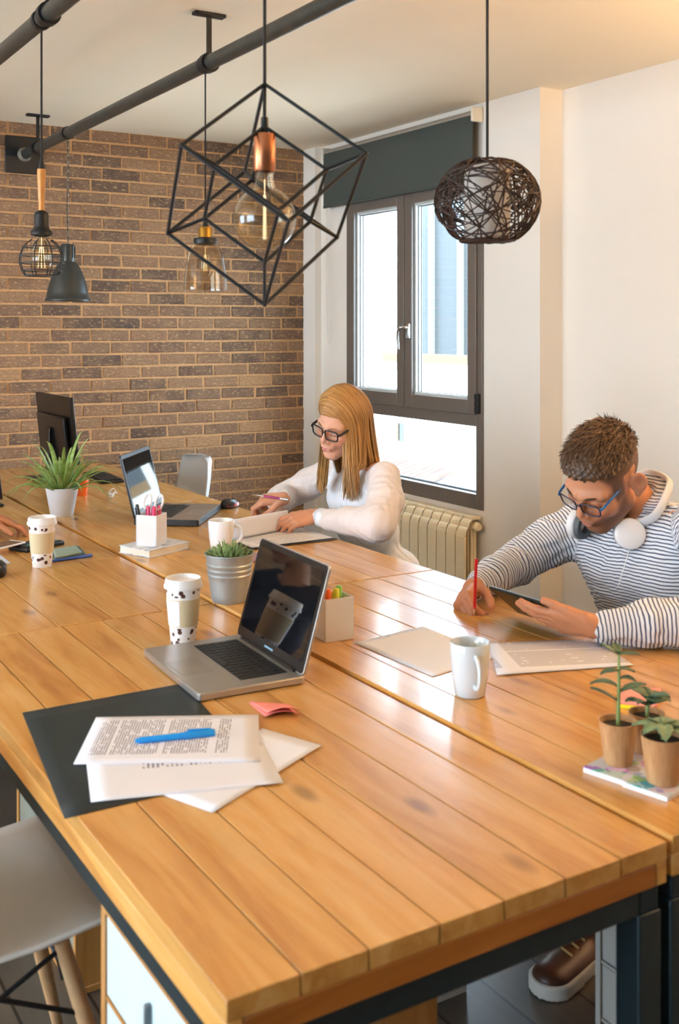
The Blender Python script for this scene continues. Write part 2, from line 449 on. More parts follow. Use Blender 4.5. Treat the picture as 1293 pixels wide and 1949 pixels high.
m = MB(); m.M = Matrix.Translation((.018, -(ry1 - ry0) / 2 - .006, rz1 - .05)) @ Matrix.Rotation(PI / 2, 4, 'X')
m.lathe([(0.0, .012), (.016, .012), (.02, .004), (.024, -.004)], 16); m.obj('end_plug', RAD, rd)
for s in (-1, 1):
    m = MB(); m.M = Matrix.Translation((.03, s * .4, 0)); m.tube([(0, 0, 0), (0, 0, rz0 + .03)], .012, 10); m.obj('foot', RAD, rd)

# ------------------------------------------------------------------ ceiling pipes
PIPE = mat('dull_grey_iron_pipe', '#4a4a44', .42, .5, .15, 14, .1)
PX1, PX2, PZ = .955, 1.625, 2.477
def pipe(x, y1, label):
    p = thing('ceiling_pipe', label, 'pipe', (x, YF, PZ))
    m = MB(); m.M = Matrix.Rotation(-PI / 2, 4, 'X'); m.lathe([(.027, 0), (.027, y1 - YF)], 24, cap0=True, cap1=True); m.obj('tube', PIPE, p)
    return p
def hanger(p, x, y):
    q = (0, y - YF, 0)
    m = MB(); m.M = Matrix.Translation(q); m.b2((-.008, -.006, .03), (.008, .006, ZC - PZ - .004)); hr = m.obj('hanger_rod', BLACKM, p)
    m = MB(); m.M = Matrix.Translation(q); m.b2((-.06, -.018, ZC - PZ - .012), (.06, .018, ZC - PZ)); m.obj('ceiling_plate', BLACKM, hr, bevel=.002)
    m = MB(); m.M = Matrix.Translation(q); m.M = m.M @ Matrix.Rotation(PI / 2, 4, 'X'); m.lathe([(.028, -.016), (.036, -.016), (.036, .016), (.028, .016)], 24); m.obj('clamp', BLACKM, hr)
pa = pipe(PX1, YB - .02, 'grey iron pipe carrying the cage lamp and the wire cube pendant')
pb = pipe(PX2, YB - .02, 'grey iron pipe running to the black wall plate on the brick wall')
for y in (1.0, 3.25, 5.3): hanger(pa, PX1, y)
for y in (1.2, 3.55, 5.72): hanger(pb, PX2, y)
for p in (pa, pb):
    m = MB(); m.b2((-.105, YB - YF - .022, -.105), (.105, YB - YF - .008, .10)); fp = m.obj('wall_plate', BLACKM, p, bevel=.003)
    m = MB(); m.M = Matrix.Translation((0, YB - YF - .03, 0)) @ Matrix.Rotation(PI / 2, 4, 'X'); m.lathe([(.028, -.008), (.04, -.006), (.038, .006), (.028, .02)], 20); m.obj('flange', mat('worn_weld', '#8c8577', .6, .4, .3, 60), fp)

# ------------------------------------------------------------------ outside: neighbouring buildings
WHT = plaster('sunlit_white_render', '#f2f0ec'); 
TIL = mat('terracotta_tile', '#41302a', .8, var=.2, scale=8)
wbld = thing('white_house', 'white rendered house seen through the window', 'building', (11, 13, -6))
m = MB(); m.b2((0, -12, 0), (1.3, 16, 6.95)); m.obj('wall', WHT, wbld, smooth=None)
p = on_x(760, 822, 11.0); L = Vector((11, 13, -6))
m = MB(); q = p - L; m.b2((-.02, q.y - .16, q.z - .17), (.06, q.y + .16, q.z + .17)); wn = m.obj('window', mat('dark_house_window', '#1d1c1a', .2), wbld, smooth=None)
m = MB(); m.b2((-.05, q.y + .0, q.z - .15), (-.02, q.y + .14, q.z + .15)); m.obj('shutter', mat('pale_shutter', '#5d5648', .6), wn, smooth=None)
m = MB(); m.b2((-.12, -12, 6.9), (.1, 16, 7.05)); m.obj('coping', mat('sandy_coping', '#5c4628', .8), wbld, smooth=None)
gb = thing('grey_clad_building', 'tall grey metal clad building behind the white house', 'building', (17.2, 15, -6))
GRC = mat('blue_grey_cladding', '#363d41', .6)
m = MB(); m.b2((0, -2, 0), (5, 9.3, 13.5)); m.obj('wall', GRC, gb, smooth=None)
for k in range(9):
    m = MB(); m.b2((-.12, -1.8 + k * 1.25, 0), (.02, -1.66 + k * 1.25, 13.5)); m.obj('seam_rib', mat('pale_rib', '#596266', .6), gb, smooth=None)
g2 = thing('weathered_grey_tower', 'weathered grey panelled wall beyond the white house', 'building', (17.0, 25.0, -6))
for k in range(6):
    m = MB(); m.b2((0, -.7, k * 1.75), (3, 1.6, k * 1.75 + 1.68)); m.obj('panel', mat('weathered_panel', '#3e3e3b', .8, var=.2, scale=3), g2, smooth=None)
# low tiled roof below the window
a = on_x(742, 872, 8.6); b = on_x(858, 900, 8.6)
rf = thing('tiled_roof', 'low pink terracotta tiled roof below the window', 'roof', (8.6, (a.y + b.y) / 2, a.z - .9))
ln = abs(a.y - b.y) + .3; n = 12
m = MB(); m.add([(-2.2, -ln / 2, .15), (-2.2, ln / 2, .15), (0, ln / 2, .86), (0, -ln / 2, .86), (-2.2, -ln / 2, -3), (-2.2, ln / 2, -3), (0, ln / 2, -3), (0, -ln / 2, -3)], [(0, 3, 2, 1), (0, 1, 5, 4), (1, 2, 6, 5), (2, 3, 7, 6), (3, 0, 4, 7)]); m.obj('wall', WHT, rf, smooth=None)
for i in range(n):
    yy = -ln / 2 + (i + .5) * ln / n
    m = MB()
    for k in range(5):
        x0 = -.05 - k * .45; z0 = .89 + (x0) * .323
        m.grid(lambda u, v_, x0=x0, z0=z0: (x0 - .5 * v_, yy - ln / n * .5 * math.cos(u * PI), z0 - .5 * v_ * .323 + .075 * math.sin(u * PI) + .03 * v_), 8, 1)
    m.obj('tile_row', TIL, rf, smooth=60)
g3 = thing('white_gable_house', 'taller white gable wall left of the grey panels outside', 'building', (12.5, 19.0, -6))
m = MB(); m.b2((0, -.55, 0), (.25, 9, 12.5)); m.obj('wall', WHT, g3, smooth=None)
m = MB(); m.b2((-.15, -.6, 12.5), (.4, 9, 12.7)); m.obj('roof_edge', mat('sandy_coping', '#d9b78a', .8), g3, smooth=None)
sg = box((4.2, -8, -6.3), (30, 34, -6)).obj('street', mat('street_asphalt', '#8a8782', .9)); struct(sg)
# ================================================================== TABLES: six butted units of planks on steel frames
TX = (.539, 1.281, 2.051); TYS = (1.131, 2.772, 4.412, 5.945)
ROWN = ('near end', 'middle', 'far end'); 
TLAB = {(0, 0): 'near plank table unit under the open silver laptop and the black folder',
        (1, 0): 'near plank table unit where the man in the striped shirt writes',
        (0, 1): 'middle plank table unit under the marbled book and the paper cups',
        (1, 1): 'middle plank table unit where the woman reads her open binder',
        (0, 2): 'far plank table unit carrying the black monitors',
        (1, 2): 'far plank table unit beside the brick wall and pale chair'}
TH, EDG = .028, .062
for ci in range(2):
    for ri in range(3):
        x0, x1 = TX[ci] + (.005 if ci else 0), TX[ci + 1] - (.004 if not ci else 0)
        y0, y1 = TYS[ri] + (.003 if ri else 0), TYS[ri + 1] - .003
        zt = TZ + (.005 if ci else 0)
        T = thing('plank_table', TLAB[(ci, ri)], 'table', ((x0 + x1) / 2, (y0 + y1) / 2, 0), 0, 'butted plank tables')
        hx, hy = (x1 - x0) / 2, (y1 - y0) / 2
        npk = 5 if (ci, ri) == (0, 1) else 7; ws = [random.uniform(.92, 1.08) for _ in range(npk)]; s = sum(ws); xx = -hx
        for k in range(npk):
            w_ = ws[k] / s * 2 * hx
            # some planks are two boards butted end to end
            cuts = [-hy, hy]
            if random.random() < .45 and (ci, ri) != (0, 0): cuts.insert(1, random.uniform(-.5, .5) * hy)
            for q in range(len(cuts) - 1):
                pl = MB().b2((-w_ / 2 + .0011, -(cuts[q + 1] - cuts[q]) / 2 + .0008, -TH / 2), (w_ / 2 - .0011, (cuts[q + 1] - cuts[q]) / 2 - .0008, TH / 2)).obj('plank', WOOD, T, bevel=.0013, segs=1)
                pl.location = (xx + w_ / 2, (cuts[q] + cuts[q + 1]) / 2, zt - TH / 2 + random.uniform(-.0006, .0004))
            xx += w_
        # edge boards under the planks (laminated rim)
        for sx in (-1, 1):
            b = MB().b2((-.011, -hy + .001, -(EDG - TH) / 2), (.011, hy - .001, (EDG - TH) / 2)).obj('edge_board', WOODE, T, bevel=.002, segs=1)
            b.location = (sx * (hx - .012), 0, zt - TH - (EDG - TH) / 2 - .0005)
        for sy in (-1, 1):
            b = MB().b2((-hx + .024, -.011, -(EDG - TH) / 2), (hx - .024, .011, (EDG - TH) / 2)).obj('edge_board', WOODX, T, bevel=.002, segs=1)
            b.location = (0, sy * (hy - .012), zt - TH - (EDG - TH) / 2 - .0005)
        # steel frame
        zr = zt - EDG - .021; q = .04
        for sx in (-1, 1):
            MB().box((sx * (hx - .03), 0, zr), (q, 2 * hy - .02, q)).obj('frame_rail', STEEL, T, bevel=.003)
        for sy in (-1, 1):
            MB().box((0, sy * (hy - .03), zr), (2 * hx - .10, q, q)).obj('frame_rail', STEEL, T, bevel=.003)
        for sx in (-1, 1):
            for sy in (-1, 1):
                if (sy == 1 and ri < 2): continue
                MB().b2((sx * (hx - .03) - .024, sy * (hy - .032) - .024, 0), (sx * (hx - .03) + .024, sy * (hy - .032) + .024, zr - q / 2)).obj('leg', STEEL, T, bevel=.003)
# ================================================================== PENDANT LAMPS
BULB = glass_mat('clear_bulb_glass', (.93, .88, .76, 1), 1.6, .02)
SMOKE = glass_mat('amber_smoked_glass', (.78, .70, .58, 1), 1.6, .02)
t = NT('glowing_filament'); t.b.inputs['Emission Color'].default_value = (1, .84, .58, 1); t.b.inputs['Emission Strength'].default_value = .7
t.set(Base_Color=t.ramp(t.noise(t.coords(), 40), [(.3, srgb('#efe0b8')), (.7, srgb('#f7edd2'))])); FIL = t.m
COPPER = mat('brushed_copper', '#c9825c', .32, .85, .05)
BRASS = mat('aged_brass', '#b58a3c', .3, .9, .1)
CORD = mat('black_flex', '#101112', .7)
def pz(p): return p.z
def lathe_obj(name, prof, m_, parent, c=(0, 0, 0), n=32, smooth=50, **k):
    return MB().lathe(prof, n, c, **k).obj(name, m_, parent, smooth)
def filament(parent, z, h, r=.012, n=5):
    m = MB()
    for i in range(n):
        a = 2 * PI * i / n
        m.tube([(r * .5 * math.cos(a), r * .5 * math.sin(a), z + h), (r * math.cos(a + .3), r * math.sin(a + .3), z)], .0006, 5)
    m.tube([(0, 0, z + h + .03), (0, 0, z)], .0009, 6)
    return m.obj('filament', FIL, parent)

# -- wire cube in cube
def wp(px, py, x): return on_x(px, py, x)
top = wp(504, 160, PX1); bot = wp(504, 580, PX1)
cen = Vector((top.x, top.y, (top.z + bot.z) / 2)); Lh = top.z - bot.z
L = thing('wire_cube_pendant', 'black wire cube in cube pendant with copper socket and large globe bulb', 'lamp', cen)
MB().tube([(0, 0, PZ - .027 - cen.z), (0, 0, .15)], .0035, 8).obj('cord', CORD, L)
def cubev(s, phi0):
    r = Lh * s / 2; R = Lh * s * math.sqrt(2) / 3; out = [Vector((0, 0, r)), Vector((0, 0, -r))]
    for lvl, o in ((r / 3, 0), (-r / 3, 60)):
        for k in range(3):
            ph = math.radians(phi0 + o + 120 * k); d = RT * math.sin(ph) + FW * math.cos(ph)
            out.append(Vector((d.x * R, d.y * R, lvl)))
    return out
def cube_edges():
    e = [(0, 2), (0, 3), (0, 4), (1, 5), (1, 6), (1, 7)]
    for k in range(3): e += [(2 + k, 5 + k), (2 + k, 5 + (k + 2) % 3)]
    return e
co, ci_ = cubev(1.0, 104), cubev(.615, 104)
for vs, nm in ((co, 'outer_cube'), (ci_, 'inner_cube')):
    m = MB()
    for a, b in cube_edges(): m.tube([vs[a], vs[b]], .0038, 6)
    for q in vs: m.ball(q, .0046, 8, 6)
    m.obj(nm, BLACKM, L)
for k in range(8): MB().tube([co[k], ci_[k]], .0036, 6).obj('corner_strut', BLACKM, L)
zs = lambda py: wp(504, py, PX1).z - cen.z
lathe_obj('socket_cap', [(.004, zs(222)), (.007, zs(224)), (.0075, zs(252)), (.012, zs(256))], BLACKM, L, cap0=True)
lathe_obj('socket', [(.0, zs(255)), (.019, zs(255)), (.021, zs(258)), (.021, zs(324)), (.019, zs(327))], COPPER, L)
zb = zs(416); rb = .0605
prof = [(.016, zs(326)), (.0165, zs(340))]
for i in range(15):
    a = math.radians(70 - i * (160 / 14)); prof.append((rb * math.cos(a), zb + rb * math.sin(a)))
prof.append((.0, zb - rb))
g = lathe_obj('globe_bulb', prof, BULB, L, n=40)
filament(g, zb - .04, .085, .004, 2)

# -- woven wicker ball
c0 = wp(928, 384, PX2); R = .122; hz = .106
L = thing('wicker_ball_pendant', 'dark brown woven wicker ball pendant with white inner shade', 'lamp', c0)
MB().tube([(0, 0, PZ - .027 - c0.z), (0, 0, .06)], .0035, 8).obj('cord', CORD, L)
WICK = mat('dark_wicker', '#3b2a24', .6, var=.3, scale=60)
m = MB(); rr = random.Random(3)
for k in range(95):
    nrm = Vector((rr.gauss(0, 1), rr.gauss(0, 1), rr.gauss(0, .8))).normalized(); u, v = frame_of(nrm)
    off = rr.uniform(-.6, .6); q = math.sqrt(1 - off * off); a0 = rr.uniform(0, 6.28); ln = rr.uniform(2.2, 6.0); ra = R * rr.uniform(.97, 1.03)
    pts = []; n = 26; wob = rr.uniform(.0, .05); wf = rr.randint(2, 4)
    for i in range(n):
        a = a0 + ln * i / (n - 1)
        p = (u * math.cos(a) + v * math.sin(a)) * q + nrm * (off + wob * math.sin(wf * a))
        p = p.normalized() * ra; z = max(-hz * .86, min(hz * .9, p.z * hz / R))
        pts.append((p.x, p.y, z))
    m.tube(pts, rr.uniform(.0012, .0024), 5)
for zz, r_ in ((-.092, .062), (.094, .056)):
    for k in range(4):
        m.tube([(r_ * math.cos(a) + rr.uniform(-.004, .004), r_ * math.sin(a) + rr.uniform(-.004, .004), zz + rr.uniform(-.003, .003)) for a in [2 * PI * i / 24 for i in range(24)]], .0018, 5, closed=True)
m.obj('wicker_weave', WICK, L, smooth=60)
lathe_obj('inner_shade', [(.053, -.088), (.055, 0), (.053, .085), (.051, .085), (.053, 0), (.051, -.088)], mat('white_paper_shade', '#f0ece6', .7), L, close=True)
lathe_obj('socket', [(0, .085), (.018, .085), (.018, .04), (.0, .04)], BLACKM, L)
MB().ball((0, 0, 0.005), (.03, .03, .038)).obj('bulb', mat('opal_glass', '#f7f2e8', .2), L)

# -- amber glass bell with brass socket
x = PX2; c0 = wp(391, 552, x); zs = lambda py: wp(391, py, x).z - c0.z
L = thing('glass_bell_pendant', 'amber glass bell pendant with brass socket', 'lamp', c0)
MB().tube([(0, 0, PZ - c0.z - .03), (0, 0, zs(415))], .003, 8).obj('cord', CORD, L)
s_ = .00193
lathe_obj('socket_cap', [(.003, zs(402)), (.006, zs(405)), (.009, zs(425)), (.013, zs(433))], BLACKM, L)
lathe_obj('socket', [(0, zs(432)), (.022, zs(432)), (.025, zs(436)), (.025, zs(452)), (.027, zs(455))], BRASS, L)
lathe_obj('collar', [(.026, zs(452)), (.041, zs(454)), (.043, zs(458)), (.041, zs(464)), (.03, zs(466))], BLACKM, L)
lathe_obj('glass_shade', [(.04, zs(464)), (.052, zs(470)), (.062, zs(484)), (.070, zs(505)), (.076, zs(530)), (.078, zs(552))], SMOKE, L, n=40)
b = lathe_obj('bulb', [(.012, zs(466)), (.014, zs(476)), (.021, zs(490)), (.022, zs(512)), (.015, zs(524)), (0, zs(528))], BULB, L)
filament(b, zs(516), zs(485) - zs(516), .008, 4)

# -- cage lamp with wooden handle
x = PX1; c0 = wp(79, 495, x); zs = lambda py: wp(79, py, x).z - c0.z
L = thing('cage_pendant', 'black wire cage lamp with turned wooden handle', 'lamp', c0)
MB().tube([(0, 0, PZ - c0.z - .03), (0, 0, zs(318))], .0035, 8).obj('cord', CORD, L)
lathe_obj('cord_cap', [(.004, zs(300)), (.008, zs(312)), (.011, zs(324))], BLACKM, L)
lathe_obj('wooden_handle', [(0, zs(322)), (.013, zs(322)), (.0135, zs(328)), (.0125, zs(345)), (.0105, zs(375)), (.0085, zs(385)), (.009, zs(390)), (.0095, zs(402)), (0, zs(402))], mat('honey_wood', '#c98a43', .35, var=.15), L)
lathe_obj('socket', [(.008, zs(400)), (.02, zs(405)), (.022, zs(410)), (.022, zs(430)), (.026, zs(436)), (.033, zs(441)), (.033, zs(447)), (.02, zs(450))], BLACKM, L)
R = .069; m = MB()
for k in range(8):
    a = 2 * PI * k / 8 + .2; pts = []
    for i in range(15):
        t_ = math.radians(63 - i * (63 + 43) / 14); pts.append((R * math.cos(t_) * math.cos(a), R * math.cos(t_) * math.sin(a), R * math.sin(t_) * 1.02))
    m.tube(pts, .0018, 6)
for el in (35, 12, -8, -28, -43):
    r_ = R * math.cos(math.radians(el)); z_ = R * math.sin(math.radians(el)) * 1.02
    m.tube([(r_ * math.cos(2 * PI * i / 32), r_ * math.sin(2 * PI * i / 32), z_) for i in range(32)], .0018, 6, closed=True)
m.obj('wire_cage', BLACKM, L, smooth=60)
b = lathe_obj('bulb', [(.012, zs(448)), (.015, zs(458)), (.03, zs(478)), (.034, zs(495)), (.026, zs(512)), (0, zs(520))], BULB, L)
filament(b, zs(510), zs(470) - zs(510), .012, 6)

# -- grey metal bell on a chain
x = PX2; c0 = wp(129, 573, x); zs = lambda py: wp(129, py, x).z - c0.z
L = thing('metal_bell_pendant', 'charcoal metal bell pendant hanging on a chain', 'lamp', c0)
ztop = PZ - .034 - c0.z; z = zs(465); m = MB(); k = 0
while z < ztop:
    pts = [(.006 * math.cos(a) if k % 2 else 0, 0 if k % 2 else .006 * math.cos(a), z + .012 + .012 * math.sin(a)) for a in [2 * PI * i / 10 for i in range(10)]]
    m.tube(pts, .0016, 5, closed=True); z += .0195; k += 1
m.obj('chain', mat('dull_steel', '#7d776c', .4, .8), L)
MB().tube([(0.004, 0, zs(465)), (-.003, .004, zs(400)), (.004, 0, zs(330)), (0, .004, ztop)], .002, 6).obj('cord', CORD, L)
DGM = mat('charcoal_enamel', '#3c3f3d', .35, .3, .06)
lathe_obj('cap', [(0, zs(464)), (.030, zs(465)), (.034, zs(468)), (.034, zs(490)), (.036, zs(495)), (.033, zs(499))], DGM, L)
m = MB()
for k in range(12):
    a = 2 * PI * k / 12; m.box((.034 * math.cos(a), .034 * math.sin(a), zs(480)), (.006, .004, .055), Matrix.Rotation(a, 4, 'Z'))
m.obj('cap_ribs', DGM, L)
lathe_obj('bell_shade', [(.03, zs(497)), (.05, zs(503)), (.071, zs(518)), (.088, zs(538)), (.099, zs(557)), (.104, zs(567)), (.110, zs(569)), (.110, zs(573)), (.105, zs(572)), (.1, zs(566)), (.085, zs(538)), (.068, zs(519)), (.04, zs(505))], DGM, L, n=48)
MB().ball((0, 0, .045), (.03, .03, .04)).obj('bulb', mat('opal_glass', '#f7f2e8', .2), L)
# rubber sleeve rings where the cords and the chain loop over the pipes
for px, x, nm in ((79, PX1, 'cage lamp'), (391, PX2, 'glass bell'), (129, PX2, 'metal bell'), (504, PX1, 'wire cube'), (928, PX2, 'wicker ball')):
    y = wp(px, 200, x).y
    m = MB(); m.M = Matrix.Rotation(PI / 2, 4, 'X'); m.lathe([(.0275, -.012), (.032, -.012), (.032, .012), (.0275, .012)], 20, close=True)
    o = m.obj('pipe_collar', BLACKM, pa if x == PX1 else pb); o.location = (0, y - YF, 0)
# ================================================================== THINGS ON THE TABLES
def tz(p): return TZ + (.005 if p.x > 1.281 else 0)
def tab(px, py, dz=0.0):
    p = on_z(px, py, TZ + dz); 
    return on_z(px, py, TZ + .005 + dz) if p.x > 1.281 else p
def ang(a, b): d = b - a; return math.atan2(d.y, d.x)
def printed(name, base='#e8eaf4', ink='#8d8a94', lines=170.0, lo=.02, hi=.19, xlo=.025, xhi=.26, axis=0, dens=.42, wordsc=90):
    """paper with rows of print: rows across `axis`, in object metres"""
    t = NT(name); tc = t.n('ShaderNodeTexCoord'); sp = t.n('ShaderNodeSeparateXYZ'); t.l(tc.outputs['Object'], sp.inputs[0])
    ax_, ay_ = t.math('ABSOLUTE', sp.outputs[0]), t.math('ABSOLUTE', sp.outputs[1]); u, v = (ax_, ay_) if axis == 0 else (ay_, ax_)
    fr = t.math('FRACT', t.math('MULTIPLY', v, lines)); row = t.math('FLOOR', t.math('MULTIPLY', v, lines))
    on = t.math('LESS_THAN', fr, .5)
    cb = t.n('ShaderNodeCombineXYZ'); t.l(t.math('MULTIPLY', u, wordsc), cb.inputs[0]); t.l(t.math('MULTIPLY', row, 7.31), cb.inputs[1])
    wd = t.math('GREATER_THAN', t.noise(cb.outputs[0], 1.0, 2), dens)
    cb2 = t.n('ShaderNodeCombineXYZ'); t.l(t.math('MULTIPLY', row, .21), cb2.inputs[0])
    par = t.math('GREATER_THAN', t.noise(cb2.outputs[0], 1.0, 1), .40)
    m1 = t.math('MULTIPLY', t.math('GREATER_THAN', v, lo), t.math('LESS_THAN', v, hi)); m2 = t.math('MULTIPLY', t.math('GREATER_THAN', u, xlo), t.math('LESS_THAN', u, xhi))
    k = t.math('MULTIPLY', t.math('MULTIPLY', on, wd), t.math('MULTIPLY', t.math('MULTIPLY', m1, m2), par))
    t.set(Base_Color=t.mix(k, srgb(base), srgb(ink)), Roughness=.7); return t.m
PAPER = mat('plain_paper', '#e9ecf6', .7, var=.01)
def quad_frame(c):
    """world corners (4) -> local frame with x along c0->c1 and y towards c3"""
    o = c[0].copy(); a = ang(c[0], c[1]); return o, a
def sheet(name, pts, mt, label, cat, z=0.0, th=.0006, curl=0, group=None, rect=None):
    c = [tab(*p, dz=z) for p in pts]
    if len(c) == 3: c.append(c[0] + (c[2] - c[1]))
    o, a = quad_frame(c); R = Matrix.Rotation(-a, 3, 'Z'); q = [R @ (k - o) for k in c]
    def fn(u, v):
        p = (q[0] * (1 - u) + q[1] * u) * (1 - v) + (q[3] * (1 - u) + q[2] * u) * v
        return (p.x, p.y, curl * ((2 * u - 1) ** 4 * .6 + (2 * v - 1) ** 4 * .4) + th)
    m = MB().grid(fn, 10, 10); s = m.obj(name, mt, None, solid=th)
    # keep the faces up
    if s.data.polygons[0].normal.z < 0: s.data.flip_normals()
    s.location = o; s.rotation_euler = (0, 0, a)
    return tag(s, label, cat, group)
# ---------------------------------------------------------------- laptops
ALU = mat('silver_aluminium', '#b7b3ad', .35, .75, .02)
KEY = mat('black_keys', '#17191b', .45)
t = NT('dark_glossy_screen'); t.set(Base_Color=t.ramp(t.noise(t.coords(), 6), [(.3, srgb('#0a0a0b')), (.7, srgb('#111012'))]), Roughness=.035); t.b.inputs['Specular IOR Level'].default_value = 1.0; SCR = t.m
def laptop(name, label, loc, rz, w_, d_, th, lid_h, lid_ang, body, deck, lidm, bez, keycol, group=None, scr=None, pad=(.11, .075)):
    T = thing(name, label, 'laptop', loc, rz, group)
    r = .010
    def rr(w0, d0, rad):
        out = []
        for cx, cy, a0 in ((w0 / 2 - rad, d0 / 2 - rad, 0), (-w0 / 2 + rad, d0 / 2 - rad, 90), (-w0 / 2 + rad, -d0 / 2 + rad, 180), (w0 / 2 - rad, -d0 / 2 + rad, 270)):
            for k in range(5): a = math.radians(a0 + k * 22.5); out.append((cx + rad * math.cos(a), cy + rad * math.sin(a)))
        return out
    MB().prism(rr(w_, d_, r), .002, th).obj('base', body, T, bevel=.002, smooth=30)
    MB().prism(rr(w_ - .006, d_ - .006, r), th, th + .0006).obj('deck', deck, T, smooth=30)
    kb = MB(); kb.b2((-w_ * .39, -.012, th), (w_ * .39, d_ * .40, th + .0009)); ko = kb.obj('keyboard', KEY, T)
    kx, kyn = 14, 5
    kw = w_ * .78 / kx; kh = (d_ * .40 + .012) / (kyn + .6)
    proto = None
    for j in range(kyn + 1):
        n = kx if j else 9
        hh = kh if j < kyn else kh * .6
        for i in range(n):
            ww = w_ * .78 / n if j == 0 else kw
            if j == 0:
                ww = kw; xs = -w_ * .39 + (i + .5) * kw + (0 if i < 4 else kw * 4)
                if i == 4: continue
                if xs > w_ * .39: continue
            else: xs = -w_ * .39 + (i + .5) * kw
            ys = -.012 + (j + .5) * kh if j < kyn else -.012 + kyn * kh + hh / 2
            if proto is None or j == kyn:
                q = MB().b2((-kw * .42, -hh * .42, 0), (kw * .42, hh * .42, .0014)).obj('key', keycol, ko, bevel=.0006, segs=1)
                if j < kyn: proto = q
            else: q = proto.copy(); col.objects.link(q)
            q.location = (xs, ys, th + .0009)
    q = MB().b2((-kw * 2.4, -kh * .42, 0), (kw * 2.4, kh * .42, .0014)).obj('space_key', keycol, ko, bevel=.0006, segs=1); q.location = (-kw * .6, -.012 + .5 * kh, th + .0009)
    MB().b2((-pad[0] / 2, -d_ / 2 + .012, th + .0004), (pad[0] / 2, -d_ / 2 + .012 + pad[1], th + .0012)).obj('trackpad', mat('trackpad_' + name, '#a9a49d', .3, .6), T, bevel=.0005)
    # lid: hinge along the back edge, opening by lid_ang from closed
    LM = Matrix.Translation((0, d_ / 2 - .008, th + .001)) @ Matrix.Rotation(math.radians(90 - lid_ang), 4, 'X')
    m = MB(); m.M = LM @ Matrix.Rotation(PI / 2, 4, 'X') @ Matrix.Translation((0, lid_h / 2, -.0035)); m.prism(rr(w_, lid_h, r), -.0035, .0035); lo = m.obj('lid', lidm, T, bevel=.001, smooth=30)
    m = MB(); m.M = LM @ Matrix.Rotation(PI / 2, 4, 'X') @ Matrix.Translation((0, lid_h / 2, 0)); m.prism(rr(w_ - .005, lid_h - .005, r), .0, .0009); m.obj('bezel', bez, lo, smooth=30)
    m = MB(); m.M = LM; m.b2((-w_ / 2 + .014, -.0016, .026), (w_ / 2 - .014, -.0007, lid_h - .016)); m.obj('screen', scr or SCR, lo, smooth=None)
    m = MB(); m.M = LM; m.b2((-.022, -.0015, .0115), (.022, -.0008, .0155)); m.obj('brand_mark', mat('pale_blue_mark', '#7fa7c4', .4), lo, smooth=None)
    m = MB(); m.M = Matrix.Translation((0, d_ / 2 - .008, th + .001)) @ Matrix.Rotation(PI / 2, 4, 'Y'); m.lathe([(.006, -w_ * .4), (.006, w_ * .4)], 12, cap0=True, cap1=True); m.obj('hinge', BLACK, T)
    return T
fr, brk, fl = tab(378, 1338), tab(575, 1303), tab(284, 1250)
yd = (brk - fr).normalized(); rz = math.atan2(yd.y, yd.x) - PI / 2
xd = Vector((math.cos(rz), math.sin(rz), 0)); cen_ = fr - xd * .182 + yd * .1245
laptop('laptop', 'open silver laptop with a dark glossy screen on the near table', (cen_.x, cen_.y, TZ), rz, .364, .249, .017, .243, 106, ALU, ALU, ALU, BLACK, KEY)
fr2 = tab(378, 1000, .02); a2 = math.atan2(.42, .02)
rz2 = None
back = tab(252, 1003); frn = tab(378, 1003)
rz2 = ang(frn, back) - PI / 2 - .12; yd = Vector((-math.sin(rz2), math.cos(rz2), 0))
xd = Vector((math.cos(rz2), math.sin(rz2), 0)); 
# near corner in front is the left-hand front corner
cen2 = frn + xd * (.19 if xd.y > 0 else -.19) + yd * .13
DKG = mat('dark_grey_plastic', '#23262a', .4)
laptop('notebook_computer', 'open black and silver laptop beside the white pen cup', (cen2.x, cen2.y, tz(cen2)), rz2, .38, .26, .026, .25, 104, DKG, mat('pewter_deck', '#9c9389', .4, .5), BLACK, BLACK, KEY)
# ---------------------------------------------------------------- cups and mugs
def paper_cup(loc, label, rot):
    T = thing('paper_cup', label, 'cup', loc, rot, 'takeaway paper cups')
    t = NT('printed_cup_paper'); tc = t.n('ShaderNodeTexCoord'); sp = t.n('ShaderNodeSeparateXYZ'); t.l(tc.outputs['Object'], sp.inputs[0])
    vo = t.n('ShaderNodeTexVoronoi', i_Scale=58.0, i_Randomness=1.0); t.l(tc.outputs['Object'], vo.inputs['Vector'])
    spots_ = t.math('LESS_THAN', vo.outputs['Distance'], .34)
    zz = sp.outputs[2]; band = t.math('ADD', t.math('LESS_THAN', zz, .042), t.math('MULTIPLY', t.math('GREATER_THAN', zz, .118), t.math('LESS_THAN', zz, .138)))
    c = t.mix(t.math('MULTIPLY', spots_, band), srgb('#efeeee'), srgb('#4a2a22'))
    t.set(Base_Color=c, Roughness=.4)
    if 'cup' not in MATS: MATS['cup'] = t.m
    prof = [(0, .003), (.028, .003), (.029, 0), (.0305, 0), (.0435, .142), (.0425, .142), (.030, .004)]
    lathe_obj('cup_body', prof, MATS['cup'], T)
    lathe_obj('sleeve', [(.0352, .045), (.0360, .045), (.0418, .112), (.0410, .112)], mat('kraft_sleeve', '#cfc09c', .7, var=.04), T, close=True)
    m = MB()
    for i in range(9):
        for j in range(2): pass
    m.grid(lambda u, v: ((.0363 + .0055 * v) * math.cos(2.2 + 1.15 * u), (.0363 + .0055 * v) * math.sin(2.2 + 1.15 * u), .047 + .063 * v), 8, 2); m.obj('sleeve_label', PAPER, T, smooth=60)
    lathe_obj('lid', [(.0445, .137), (.0475, .137), (.048, .142), (.0455, .147), (.0445, .156), (.043, .160), (.041, .159), (.039, .150), (0, .150)], WHITE, T, n=40)
    return T
p = tab(349, 1222); paper_cup(p, 'white paper cup with lid beside the silver laptop', .72)
